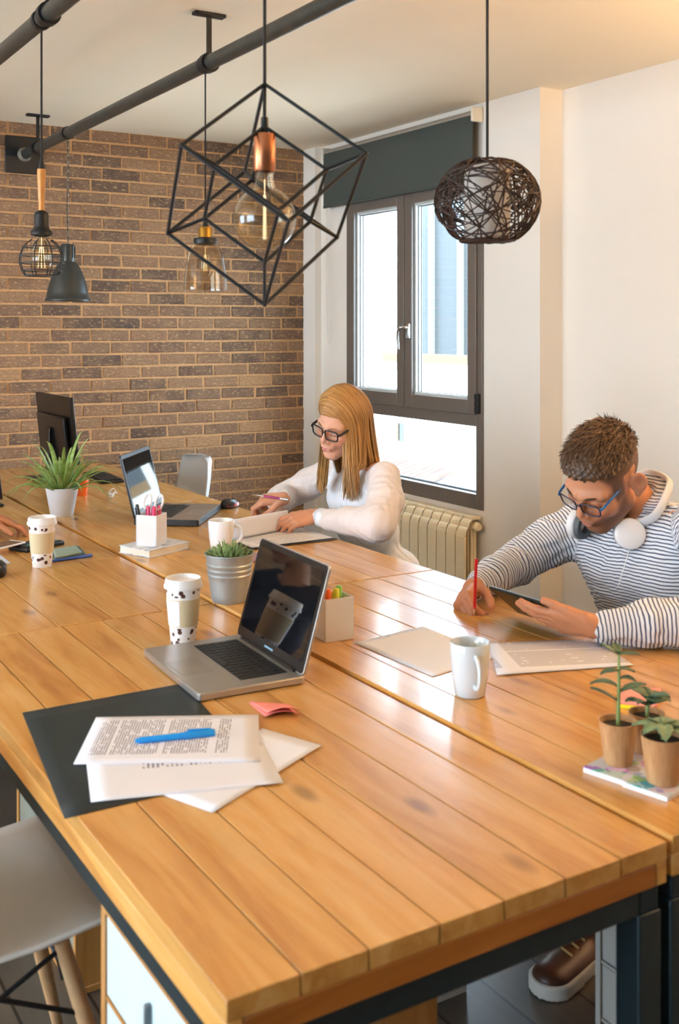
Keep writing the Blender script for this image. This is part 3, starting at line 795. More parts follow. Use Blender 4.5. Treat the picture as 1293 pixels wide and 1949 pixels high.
p = tab(80, 1077); paper_cup(p, 'white paper cup with lid beside the calculator', -1.99)
def mug(name, loc, label, rz, r0, r1, h, mt, inner):
    T = thing(name, label, 'mug', loc, rz, 'mugs')
    lathe_obj('mug_body', [(0, 0), (r0 * .9, 0), (r0, .003), (r0 + (r1 - r0) * .55, h * .35), (r1, h * .75), (r1, h - .002), (r1 - .0015, h), (r1 - .003, h - .002), (r1 - .0035, h * .7), (r0 - .003, .006), (0, .006)], mt, T, n=48)
    m = MB(); pts = []
    for i in range(13):
        a = math.radians(100 - i * 200 / 12); pts.append((r1 - .006 + .030 * math.cos(a) + (.004 if abs(a) < 1 else 0), 0, h * .52 + h * .29 * math.sin(a)))
    m.tube(pts, .0062, 10, flat=.65, up=(0, 1, 0)); m.obj('handle', mt, T, smooth=70)
    lathe_obj('coffee', [(0, h * .55), (r1 - .005, h * .55)], mat('dark_coffee', '#3c2413', .1), T)
    return T
BLUEC = mat('pale_blue_ceramic', '#d3dde3', .12, var=.02, Coat_Weight=.5)
p = tab(895, 1322); mug('tall_mug', p, 'pale blue mug between the blank sheet and the printed pages', math.radians(-112), .032, .042, .112, BLUEC, None)
p = tab(421, 1047); mug('tall_mug', p, 'white mug with a curved handle beside the zinc plant pot', math.radians(-22), .036, .045, .105, CERAM, None)
# ---------------------------------------------------------------- pen cups
def pen_cup(loc, rz, label, s=.078, h=.105):
    T = thing('pen_cup', label, 'pen holder', loc, rz, 'square white pen cups')
    m = MB(); q = s / 2; tk = .003
    for (a, b) in (((-q, -q, 0), (q, -q + tk, h)), ((-q, q - tk, 0), (q, q, h)), ((-q, -q + tk, 0), (-q + tk, q - tk, h)), ((q - tk, -q + tk, 0), (q, q - tk, h))): m.b2(a, b)
    m.b2((-q + tk, -q + tk, .004), (q - tk, q - tk, .008)); m.obj('box', WHITE, T, bevel=.001, segs=1); return T
def stick(name, loc, tip, colr, label, cat, r=.0045, cap=None, group=None):
    """pen standing in a cup: body tube, cap and point"""
    a, b = Vector(loc), Vector(tip); d = (b - a); T = thing(name, label, cat, a, 0, group)
    MB().tube([(0, 0, 0), d * .62], r, 10).obj('barrel', mat(name + '_' + colr, colr, .35), T, smooth=50)
    MB().tube([d * .62, d * .97, d], [r * 1.22, r * 1.2, r * .8], 10).obj('cap', mat(name + '_' + (cap or colr), cap or colr, .35), T, smooth=50)
    u, v = frame_of(d); MB().tube([d * .93 + v * r * 1.5, d * .72 + v * r * 1.5], r * .3, 6).obj('clip', mat(name + '_' + (cap or colr), cap or colr, .35), T)
    return T
bk = [tab(235, 1046), tab(282, 1068), tab(355, 1051)]
c = tab(283, 1040, .024)
BOOKH = .026
book_c = (bk[0] + bk[2]) / 2; ba = ang(bk[1], bk[2])
t = NT('marbled_cover'); v = t.coords(); nz = t.noise(v, 14, 5, .6, 1.5)
t.set(Base_Color=t.ramp(nz, [(.38, srgb('#8f97a5')), (.47, srgb('#d7dae0')), (.62, srgb('#eceef1'))]), Roughness=.35); MARB = t.m
T = thing('marbled_book', 'marbled white and grey book under the pen cup', 'book', (book_c.x, book_c.y, tz(book_c)), ba)
w_ = (bk[2] - bk[1]).length; d_ = (bk[0] - bk[1]).length
w_ = .19; d_ = .15
MB().b2((-w_ / 2, -d_ / 2, BOOKH - .003), (w_ / 2, d_ / 2, BOOKH)).obj('cover', MARB, T, bevel=.001)
MB().b2((-w_ / 2, -d_ / 2, 0), (w_ / 2, d_ / 2, .003)).obj('back_cover', MARB, T, bevel=.001)
MB().b2((-w_ / 2 + .003, -d_ / 2 + .003, .003), (w_ / 2 - .004, d_ / 2 - .003, BOOKH - .003)).obj('page_block', mat('cream_page_edges', '#e8e2d3', .8), T)
pc = Vector((book_c.x, book_c.y, tz(book_c) + BOOKH)) + Vector((math.cos(ba), math.sin(ba), 0)) * -.015 + Vector((-math.sin(ba), math.cos(ba), 0)) * .0
pen_cup(pc, ba + .35, 'square white pen cup holding scissors on the marbled book')
R2 = Matrix.Rotation(ba + .35, 3, 'Z')
def inpc(base, off, z0, z1, lean): return base + R2 @ Vector((off[0], off[1], z0)), base + R2 @ Vector((off[0] + lean[0], off[1] + lean[1], z1))
for off, lean, colr, lab in (((-.02, -.015), (.01, .0), '#e2356f', 'hot pink marker in the pen cup on the marbled book'), ((-.004, .004), (-.005, .004), '#e8588a', 'rose pink marker in the pen cup on the marbled book'), ((-.022, .018), (-.012, .02), '#1c1d22', 'black pen in the pen cup on the marbled book'), ((.006, -.02), (.012, -.003), '#d94a6a', 'coral pink marker in the pen cup on the marbled book')):
    a, b = inpc(pc, off, .0085, .132 if 'black' not in lab else .14, lean); stick('marker_pen', a, b, colr, lab, 'pen', .0055, group='pens in the cup on the marbled book')
# scissors, handles up
a, b = inpc(pc, (.02, .005), .009, .10, (.005, .0))
T = thing('scissors', 'scissors with white loop handles standing in the pen cup', 'scissors', a, ba + .35)
for s in (-1, 1):
    bl_ = MB().tube([(0, -s * .002, 0), (.003, s * .003, .09)], [.003, .006], 6, flat=.3).obj('blade', CHROME, T)
    pts = [(.004 + .010 * math.sin(2 * PI * i / 16) * 1.1, s * .022 + .014 * math.cos(2 * PI * i / 16), .132 + .024 * math.sin(2 * PI * i / 16)) for i in range(16)]
    m = MB(); m.tube(pts, .0042, 8, closed=True); m.tube([(.003, s * .003, .088), (.004, s * .012, .112)], .0042, 8); m.obj('handle', WHITE, T, smooth=70)
# second cup, beside the laptop
c = tab(634, 1212); a_ = ang(tab(607, 1224), tab(661, 1219))
pen_cup(c, a_ + .15, 'square white pen cup holding highlighters behind the silver laptop', .078, .105)
R2 = Matrix.Rotation(a_ + .15, 3, 'Z')
for off, lean, colr, lab in (((-.02, -.01), (.004, .005), '#f26a1e', 'orange highlighter in the pen cup behind the silver laptop'), ((.002, -.006), (.004, .0), '#e8e23a', 'yellow highlighter in the pen cup behind the silver laptop'), ((.02, .012), (.004, .004), '#7cc242', 'green highlighter in the pen cup behind the silver laptop'), ((-.02, .02), (-.004, .004), '#e04a5a', 'red highlighter in the pen cup behind the silver laptop')):
    a, b = c + R2 @ Vector((off[0], off[1], .0085)), c + R2 @ Vector((off[0] + lean[0], off[1] + lean[1], .122)); stick('highlighter', a, b, colr, lab, 'pen', .007, group='highlighters in the pen cup')
# ---------------------------------------------------------------- plants
SOIL = mat('dark_potting_soil', '#1d1712', .95, var=.4, scale=120, bump=.5)
def leaf_strip(m, base, dirh, up_len, out_len, w_, droop, n=8, thick=.35):
    """fleshy tapering leaf rising from base, bending outwards and over"""
    d = Vector((math.cos(dirh), math.sin(dirh), 0)); s = Vector((-d.y, d.x, 0)); pts = []; rad = []
    for i in range(n + 1):
        u = i / n
        pts.append(Vector(base) + d * (out_len * (u ** .9)) + Vector((0, 0, up_len * (1 - (1 - u) ** 1.5) - droop * u ** 3)) )
        rad.append(w_ * (1 - u ** 1.6) * (.75 + .6 * min(1, u * 4)) / 1.35 + .0008)
    m.tube(pts, rad, 6, flat=thick, up=(0, 0, 1))
t = NT('aloe_leaf'); v = t.coords(); nz = t.noise(v, 60, 3); t.set(Base_Color=t.ramp(nz, [(.3, srgb('#6f9444')), (.7, srgb('#a9c478'))]), Roughness=.4); t.b.inputs['Subsurface Weight'].default_value = .0; ALOE = t.m
p = tab(118, 981)
T = thing('potted_aloe', 'spiky green aloe in a white pot by the far laptop', 'plant', p)
WPOT = mat('white_metal_pot', '#e6ebf2', .35, var=.02)
lathe_obj('pot', [(0, .0), (.044, 0), (.046, .003), (.066, .112), (.068, .116), (.0655, .117), (.063, .108), (.045, .006), (0, .006)], WPOT, T, n=44)
lathe_obj('soil', [(0, .102), (.062, .100)], SOIL, T)
rr = random.Random(11)
for k in range(46):
    a = k * 2.399 + rr.uniform(-.3, .3); f_ = k / 46
    m = MB(); tall = 1 - f_
    upl = .06 + .19 * tall * rr.uniform(.7, 1.1); outl = .05 + .14 * f_ + rr.uniform(0, .08); dr = .02 + (.10 * max(0, f_ - .55) / .45) * rr.uniform(.5, 1.2)
    leaf_strip(m, (.028 * math.sqrt(f_) * math.cos(a), .028 * math.sqrt(f_) * math.sin(a), .098), a, upl, outl, rr.uniform(.0085, .012), dr)
    m.obj('leaf', ALOE, T, smooth=80)
# zinc pot with a small succulent
p = tab(437, 1143)
T = thing('potted_succulent', 'small bushy succulent in a ribbed zinc pot behind the silver laptop', 'plant', p)
ZINC = mat('galvanised_zinc', '#9fa9ad', .38, .55, .08, 30)
pr = [(0, 0), (.048, 0), (.050, .003)]
for k in range(1, 9): 
    z = .004 + k * .0145; r_ = .050 + (.068 - .050) * z / .134
    pr += [(r_, z - .004), (r_ + (.0022 if k in (5, 6, 7) else .0), z), (r_, z + .004)] if k in (5, 6, 7) else [(r_, z)]
pr += [(.068, .131), (.0705, .133), (.0705, .136), (.067, .136), (.064, .125), (.05, .01), (0, .01)]
lathe_obj('pot', pr, ZINC, T, n=48, smooth=35)
lathe_obj('liner', [(.064, .134), (.0655, .136), (.063, .136), (.060, .112), (0, .112)], mat('dark_green_liner', '#1f3a36', .5), T)
SUC = mat('grey_green_succulent', '#7d9560', .55, var=.35, scale=40)
rr = random.Random(5)
for k in range(60):
    f_ = k / 60; a = k * 2.399; r0 = .042 * math.sqrt(f_); m = MB()
    leaf_strip(m, (r0 * math.cos(a), r0 * math.sin(a), .112), a + rr.uniform(-.4, .4), .034 + .024 * (1 - f_) * rr.uniform(.6, 1.3), .012 + .022 * f_, .0052, .012 * f_, 5, .6); m.obj('leaf', SUC, T, smooth=80)
# three seedlings in paper pots on magazines
m0 = tab(1110, 1470); m1 = tab(1270, 1525)
ma = ang(m0, m1)
t = NT('magazine_cover'); v = t.coords(); vo = t.n('ShaderNodeTexVoronoi', i_Scale=38.0); t.l(v, vo.inputs['Vector'])
t.set(Base_Color=t.mix(t.math('LESS_THAN', t.noise(v, 22, 3), .47), t.mix(.75, vo.outputs['Color'], srgb('#cfd6dc')), t.mix(.5, vo.outputs['Color'], srgb('#5d7f92'))), Roughness=.3); MAG = t.m
T = thing('magazine', 'stack of glossy magazines under the kraft paper pots', 'magazine', m0, ma)
ln_ = (m1 - m0).length
MB().b2((0, .0, 0), (ln_ * .55, .17, .009)).obj('pages', PAPER, T, bevel=.001, segs=1)
MB().b2((ln_ * .5, -.004, .0), (ln_ * 1.02, .165, .0085)).obj('pages', PAPER, T, bevel=.001, segs=1)
MB().b2((0, 0, .009), (ln_ * .55, .17, .0096)).obj('cover', MAG, T); MB().b2((ln_ * .552, -.004, .0085), (ln_ * 1.02, .165, .0091)).obj('cover', MAG, T)
KRAFT = NT('kraft_pot'); v = KRAFT.coords((1, 1, .15)); nz = KRAFT.noise(v, 90, 3); KRAFT.set(Base_Color=KRAFT.ramp(nz, [(.3, srgb('#a5794d')), (.7, srgb('#c39a6c'))]), Roughness=.85); KRAFT = KRAFT.m
LEAF = mat('dark_green_leaf', '#3f5f47', .5, var=.3, scale=50); LEAF2 = mat('sage_leaf', '#6d8560', .55, var=.25, scale=50); STEM = mat('pale_green_stem', '#7f9553', .5)
def flat_leaf(m, base, dirh, ln, w_, rise, droop):
    d = Vector((math.cos(dirh), math.sin(dirh), 0)); s = Vector((-d.y, d.x, 0)); B = Vector(base)
    def fn(u, v):
        q = math.sin(PI * min(1, v * .98 + .02)) ** .8 * w_ * (2 * u - 1)
        return B + d * (ln * v) + s * q + Vector((0, 0, rise * v - droop * v * v + .25 * abs(2 * u - 1) * w_))
    m.grid(fn, 4, 6)
def seedling(px, py, label, spec, r1=.033, h=.074, leaf=LEAF):
    p = tab(px, py); p.z += .0100
    T = thing('potted_seedling', label, 'plant', p, 0, 'seedlings in kraft paper pots')
    lathe_obj('pot', [(0, 0), (r1 * .72, 0), (r1 * .74, .002), (r1, h - .003), (r1 + .0012, h), (r1 - .0015, h), (r1 - .003, h - .006), (r1 * .7, .004), (0, .004)], KRAFT, T, n=36)
    lathe_obj('soil', [(0, h - .008), (r1 - .003, h - .010)], SOIL, T)
    stem = MB().tube([(0, 0, h - .012), (.002, 0, h + spec[0] * .5), (.004, .002, h + spec[0])], [.0035, .003, .002], 8).obj('stem', STEM, T)
    for (z, a, ln, w_, rise, dr) in spec[1]:
        m = MB(); flat_leaf(m, (.003, .001, h + z), a, ln, w_, rise, dr); o = m.obj('leaf', leaf, T, smooth=80, solid=.0012)
cdir = math.atan2(RT.y, RT.x)
seedling(1177, 1462, 'tall leafy seedling in a kraft paper pot beside the table seam', (.115, [(.03, cdir + PI, .05, .010, .035, .01), (.045, cdir + .3, .055, .011, .03, .02), (.055, cdir + PI - .4, .05, .011, .03, .03), (.07, cdir - .5, .03, .010, .02, .02), (.085, cdir + PI + .2, .035, .010, .006, .01), (.087, cdir + .2, .03, .011, .004, .01), (.113, cdir + PI - .2, .032, .010, .018, .0), (.114, cdir - .1, .036, .010, .004, .004), (.115, cdir + 1.6, .03, .01, .01, .0)]))
seedling(1262, 1498, 'low sage-leaved seedling in a kraft paper pot on the magazine corner', (.02, [(.006 + .004 * (k % 3), cdir + k * .9, .045 + .008 * (k % 2), .014, .028 - .004 * (k % 3), .03) for k in range(9)]), .036, .078, LEAF2)
seedling(1232, 1440, 'dark-leaved seedling in a kraft paper pot behind the two others', (.03, [(.008 + .005 * (k % 4), cdir + k * .8, .042, .014, .03, .02) for k in range(9)]), .032, .07, LEAF)
# ---------------------------------------------------------------- papers
TXT = printed('printed_page', axis=1, lines=210, lo=.02, hi=.27, xlo=.02, xhi=.19, wordsc=60)
TXT2 = printed('printed_page_rows', axis=0, lines=190, lo=.03, hi=.18, xlo=.03, xhi=.27)
FOLD = mat('black_green_card', '#16262c', .55, var=.05)
sheet('folder', [(43, 1358), (350, 1302), (498, 1470)], FOLD, 'black card folder under the printed pages and laptop', 'folder', 0, .002)
f3 = sheet('loose_page', [(500, 1387), (612, 1419), (405, 1547)], PAPER, 'blank white page sticking out from under the printed pages', 'paper', .0024, .0006)
f2 = sheet('loose_page', [(163, 1440), (500, 1415), (540, 1490), (173, 1527)], printed('table_print', axis=1, lines=120, lo=.1, hi=.24, xlo=.035, xhi=.075, dens=.45), 'page with a printed table below the top printed page', 'paper', .0036, .0006)
f1 = sheet('loose_page', [(183, 1366), (492, 1361), (496, 1450), (140, 1455)], TXT, 'printed page lying on top under the blue marker', 'paper', .0050, .0012)
p0, p1 = tab(257, 1410, .012), tab(409, 1394, .012)
T = thing('blue_marker', 'bright blue marker lying on the printed page', 'pen', p0, ang(p0, p1)); ln_ = (p1 - p0).length
BLU = mat('bright_blue_plastic', '#1a8fe3', .3)
MB().tube([(0, 0, 0), (.006, 0, 0), (.010, 0, 0), (ln_ * .62, 0, 0)], [.003, .0045, .0058, .0062], 12).obj('barrel', BLU, T, smooth=50)
MB().tube([(ln_ * .62, 0, 0), (ln_ - .003, 0, 0), (ln_, 0, 0)], [.0075, .0072, .006], 12).obj('cap', BLU, T, smooth=50)
MB().tube([(ln_ * .95, 0, .0075), (ln_ * .66, 0, .009)], .0022, 6).obj('clip', BLU, T)
PINK = mat('pink_note_paper', '#f08f86', .7, var=.04)
c4 = [tab(473, 1338), tab(545, 1343), tab(570, 1362), tab(505, 1368)]
o, a = quad_frame(c4); Rm = Matrix.Rotation(-a, 3, 'Z'); q4 = [Rm @ (k - o) for k in c4]
for k in range(2):
    def fn(u, v, k=k):
        p_ = (q4[0] * (1 - u) + q4[1] * u) * (1 - v) + (q4[3] * (1 - u) + q4[2] * u) * v
        return (p_.x + .004 * k, p_.y - .003 * k, .0012 + .003 * k + .010 * (v ** 2) * (.3 + .7 * math.sin(PI * u)) + .006 * k * v)
    s = MB().grid(fn, 8, 8).obj('sticky_note', PINK, None, solid=.0006); s.location = o; s.rotation_euler = (0, 0, a)
    tag(s, ['flatter pink sticky note under the curled one by the laptop', 'curled pink sticky note lying on another by the laptop'][k], 'sticky note', 'pink sticky notes by the laptop')
sheet('loose_page', [(675, 1224), (806, 1193), (948, 1250), (824, 1288)], PAPER, 'blank grey-white sheet beside the pale blue mug', 'paper', .0006, .0012)
for k in range(3):
    sheet('printed_pages', [(925 + 3 * k, 1226 - k), (1130 - k, 1216), (1205 + k, 1266), (954 - 4 * k, 1283 + k)], TXT if k < 2 else printed('printed_report', axis=0, ink='#9a97a2', lines=150, lo=.0, hi=.19, xlo=.02, xhi=.28, wordsc=34, dens=.35), ['bottom printed page under the man\'s hand', 'middle printed page under the man\'s hand', 'top printed page under the man\'s hand'][k], 'paper', .0008 + .0012 * k, .0008)
sheet('sticky_pad', [(1184, 1316), (1258, 1320), (1250, 1356), (1176, 1348)], mat('yellow_note_paper', '#f3e21c', .7), 'yellow sticky pad under the pink pad behind the seedlings', 'sticky note', 0.0, .006)
sheet('sticky_pad', [(1184, 1309), (1258, 1313), (1252, 1346), (1175, 1340)], mat('salmon_note_paper', '#f39a8e', .7), 'pink sticky pad on the yellow pad behind the seedlings', 'sticky note', .0065, .004)
# open binder in front of the woman
cb_ = [tab(446, 1031), tab(573, 1006), tab(638, 1027), tab(481, 1046)]
T0 = thing('open_binder', 'open black ring binder with lifted white pages before the woman', 'binder', cb_[0], ang(cb_[0], cb_[1]))
Rm = Matrix.Rotation(-ang(cb_[0], cb_[1]), 3, 'Z'); q4 = [Rm @ (k - cb_[0]) for k in cb_]
def bil(q, u, v): return (q[0] * (1 - u) + q[1] * u) * (1 - v) + (q[3] * (1 - u) + q[2] * u) * v
MB().grid(lambda u, v: tuple(bil(q4, -.03 + 1.05 * u, -.04 + 1.08 * v)[:2]) + (.003,), 2, 2).obj('cover', BLACK, T0)
pg = MB().grid(lambda u, v: tuple(bil(q4, u, .02 + .94 * v)[:2]) + (.0052,), 6, 6).obj('page', printed('binder_page', '#e6e2de', '#b9b4b0', axis=0, lines=160, lo=-.2, hi=.3, xlo=.01, xhi=.24), T0)
# lifted leaves: curve up from the spine and lean back
spx = q4[1] - q4[0]; sl = spx.length; ex = spx.normalized(); ey = (q4[0] - q4[3]).normalized()
LEAVES = mat('white_leaves', '#e4e6ee', .7, var=.01)
for k in range(7):
    def fn(u, v, k=k):
        b_ = ex * (u * sl * .82 - .0 * k) ; f_ = k / 6
        yy = .004 + .012 * k * (1 - v) + .05 * v * f_ + .055 * v * v * (.3 + f_)
        zz = .004 + .072 * math.sin(min(1, v) * PI * .5) * (1 - .07 * k)
        p_ = b_ + ey * yy; return (p_.x, p_.y, zz)
    MB().grid(fn, 8, 10).obj('lifted_page', LEAVES, T0, solid=.0012, smooth=80)
sheet('notepad', [(470, 1058), (497, 1052), (505, 1064), (478, 1072)], mat('dusty_violet_card', '#8b6f7c', .6), 'small dusty violet card behind the zinc plant pot', 'card', 0, .004)
# ---------------------------------------------------------------- mouse
p = tab(437, 966); T = thing('computer_mouse', 'black and red computer mouse at the table edge', 'mouse', p, math.radians(25))
def mouse_fn(u, v):
    a = 2 * PI * u; t_ = v * PI / 2; r = math.cos(t_) ** .7
    x = .050 * r * math.cos(a); y = .030 * r * math.sin(a) * (1 - .12 * math.cos(a)); return (x, y, .036 * math.sin(t_) ** .8 * (1 - .18 * math.cos(a) * r) + .002)
MB().grid(mouse_fn, 32, 10).obj('shell', BLACK, T, smooth=80)
for s in (-1, 1):
    MB().grid(lambda u, v: (.040 * (2 * u - 1), s * (.0305 * math.sqrt(max(0, 1 - (.75 * (2 * u - 1)) ** 2)) + .0008 - .004 * v), .008 + .013 * v), 12, 3).obj('side_grip', mat('red_plastic', '#b8321f', .3), T, smooth=80)
MB().tube([(.026, -.004, .032), (.026, .004, .032)], .006, 12).obj('wheel', mat('grey_rubber', '#4a4a4c', .7), T)
# ---------------------------------------------------------------- left: phone, calculator, notebooks, blue pen, card
c4 = [tab(-60, 1052, .03), tab(48, 1036, .03), tab(48, 1020, .03)]
pA, pB = tab(10, 1040, .022), None
cc = tab(70, 1042); ca = ang(tab(20, 1052), tab(112, 1032))
T = thing('calculator', 'black desk calculator under the phone and hand', 'calculator', cc, ca)
MB().b2((-.085, -.05, 0), (.085, .05, .016)).obj('body', BLACK, T, bevel=.005)
MB().b2((.045, -.035, .016), (.075, .035, .019)).obj('display', mat('lcd_grey_green', '#6d7a70', .2), T)
for i in range(5):
    for j in range(4):
        MB().b2((-.075 + i * .023, -.04 + j * .021, .016), (-.058 + i * .023, -.025 + j * .021, .0205)).obj('key', mat('teal_key', '#2b8a86', .4) if (i in (1, 2) and j < 2) else mat('charcoal_key', '#2c2f33', .45), T, bevel=.001, segs=1)
pp = tab(5, 1036, .03); T = thing('smartphone', 'white smartphone lying on the calculator edge', 'phone', (pp.x, pp.y, tz(pp) + .0225), ca + .1)
MB().b2((-.075, -.036, 0), (.075, .036, .0075)).obj('body', WHITE, T, bevel=.003)
MB().b2((-.060, -.033, .0075), (.060, .033, .0079)).obj('screen', mat('phone_screen', '#4b3a38', .06), T)
n0 = [(106, 1050), (148, 1043), (160, 1056), (100, 1066)]
sheet('notebook', [(98, 1052), (150, 1043), (162, 1056), (104, 1068)], mat('dark_teal_cover', '#2f5a5e', .5), 'dark teal notebook at the bottom of the small stack', 'notebook', 0, .007)
sheet('notebook', [(100, 1048), (144, 1041), (156, 1053), (106, 1064)], mat('sage_cover', '#8ea59b', .5), 'sage green notebook on top of the small stack', 'notebook', .0075, .006)
p0, p1 = tab(104, 1066, .004), tab(161, 1058, .004); dd = p1 - p0
T = thing('ballpoint_pen', 'blue pen lying in front of the small notebooks', 'pen', p0 + Vector((0, -.012, .001)), ang(p0, p1)); ln_ = .15
MB().tube([(-.02, 0, 0), (-.01, 0, 0), (.09, 0, 0)], [.0015, .0045, .0048], 10).obj('barrel', mat('royal_blue', '#1c4fb0', .3), T); MB().tube([(.085, 0, 0), (ln_ - .025, 0, 0), (ln_ - .02, 0, 0)], [.0056, .0055, .004], 10).obj('cap', mat('royal_blue', '#1c4fb0', .3), T)
sheet('loose_page', [(-120, 1070), (2, 1057), (20, 1072), (-110, 1090)], PAPER, 'white card beside the calculator at the table middle', 'paper', 0, .001)
# black bag strap / case at the very left edge: a dark glasses case
p = tab(-14, 1098); T = thing('glasses_case', 'black rounded spectacle case in front of the white card', 'case', p, .3)
MB().lathe([(0, 0), (.035, 0), (.042, .01), (.043, .024)], 28).obj('bottom_shell', BLACK, T); MB().lathe([(.043, .024), (.041, .038), (.03, .048), (0, .05)], 28).obj('top_shell', BLACK, T, smooth=80)
# ---------------------------------------------------------------- far end: monitors, keyboard, mug, folded glasses
def monitor(label, x, y0, y1, zb, zt, lean):
    yc = (y0 + y1) / 2; T = thing('monitor', label, 'monitor', (x, yc, TZ + (.005 if x > 1.281 else 0)), 0, 'black monitors at the far tables')
    hw = (y1 - y0) / 2; zb -= TZ; zt -= TZ
    R = Matrix.Translation((0, 0, zb)) @ Matrix.Rotation(-lean, 4, 'Y'); h = (zt - zb) / math.cos(lean)
    m = MB(); m.M = R; m.b2((0, -hw, 0), (.022, hw, h)); sh = m.obj('panel', BLACK, T, bevel=.005)
    m = MB(); m.M = R; m.b2((-.022, -hw * .8, h * .0), (.001, hw * .8, h * .70)); m.obj('rear_housing', BLACK, sh, bevel=.008)
    m = MB(); m.M = R; m.b2((.022, -hw + .014, .016), (.0228, hw - .014, h - .014)); m.obj('screen', SCR, sh, smooth=None)
    m = MB(); m.b2((-.055, -.03, .01), (-.02, .03, zb + h * .5)); m.obj('stand', BLACK, T, bevel=.004)
    m = MB(); m.b2((-.13, -.13, 0), (.06, .13, .012)); m.obj('foot', BLACK, T, bevel=.006)
    return T
monitor('black monitor turned away behind the spiky plant', 1.64, 5.12, 5.70, .85, 1.178, math.radians(6))
monitor('black monitor at the seam of the middle and far tables', 1.14, 4.60, 5.12, .80, 1.32, math.radians(7))
p = tab(196, 912); T = thing('keyboard', 'black keyboard behind the far laptop', 'keyboard', p, PI / 2 - .05)
MB().b2((-.17, -.06, 0), (.17, .06, .014)).obj('tray', BLACK, T, bevel=.004)
kp = None
for j in range(5):
    for i in range(15):
        if kp is None: o = kp = MB().b2((-.0088, -.0085, 0), (.0088, .0085, .006)).obj('key', KEY, T, bevel=.001, segs=1)
        else: o = kp.copy(); col.objects.link(o)
        o.location = (-.155 + i * .0222, -.043 + j * .0215, .014)
p = tab(155, 943); T = thing('orange_tumbler', 'small orange tumbler behind the white plant pot', 'cup', p)
lathe_obj('wall', [(0, 0), (.026, 0), (.034, .075), (.032, .075), (.025, .004), (0, .004)], mat('orange_plastic', '#ee6a1f', .35), T)
lathe_obj('rim', [(.0335, .073), (.0352, .075), (.0335, .077), (.032, .075)], mat('pale_rim', '#e8dcc8', .4), T, close=True)
def spectacles(name, label, M, framecol, w_=.064, lens_h=.036, templ=.135, fold=False, r=.0018, shape=2.6, tint=(1, 1, 1, 1), templecol=None, lw=.049):
    """local frame: x right, y forward (out of the face), z up; bridge at the origin"""
    T = thing(name, label, 'glasses'); T.matrix_world = M
    fm = mat('frame_' + framecol, framecol, .25); tm = mat('frame_' + (templecol or framecol), templecol or framecol, .25)
    for s in (-1, 1):
        pts = []
        for i in range(36):
            a = 2 * PI * i / 36; ca_, sa = math.cos(a), math.sin(a)
            x = (abs(ca_) ** (2 / shape)) * math.copysign(1, ca_) * lw / 2; z = (abs(sa) ** (2 / shape)) * math.copysign(1, sa) * lens_h / 2
            x *= (1 + .10 * z / lens_h)
            pts.append((s * (w_ / 2) + x, -.004 * ((abs(s * w_ / 2 + x) / .06) ** 2) * 2.2, z))
        rim = MB().tube(pts, r, 8, closed=True).obj('rim', fm, T, smooth=80)
        cpt = (s * w_ / 2, -.0035, 0)
        m = MB(); m.add([cpt] + pts, [(0, 1 + i, 1 + (i + 1) % 36) for i in range(36)]); m.obj('lens', glass_mat('lens_glass', tint, .9), rim, smooth=80)
        xo = s * (w_ / 2 + lw / 2 + .003)
        if fold: tp = [(xo, -.006, .008), (xo - s * .01, -.014, .004), (-xo * .75, -.018 - .003 * s, .0), (-xo * .9, -.018, -.008)]
        else: tp = [(xo, -.006, .010), (xo + s * .004, -.016, .010), (xo + s * .008, -templ * .68, .008), (xo + s * .004, -templ * .85, -.002), (xo, -templ, -.022)]
        MB().tube(tp, [r * 1.3] * len(tp), 8, flat=1.6, up=(0, 0, 1)).obj('temple', tm, T, smooth=80)
    MB().tube([(-.010, .0, .004), (-.005, .002, .008), (.005, .002, .008), (.010, 0, .004)], r, 8).obj('bridge', fm, T, smooth=80)
    return T
p = tab(210, 948)
spectacles('folded_glasses', 'folded clear-framed glasses lying behind the far laptop', Matrix.Translation((p.x, p.y, tz(p) + .020)) @ Matrix.Rotation(1.0, 4, 'Z'), '#d9cdc0', fold=True)
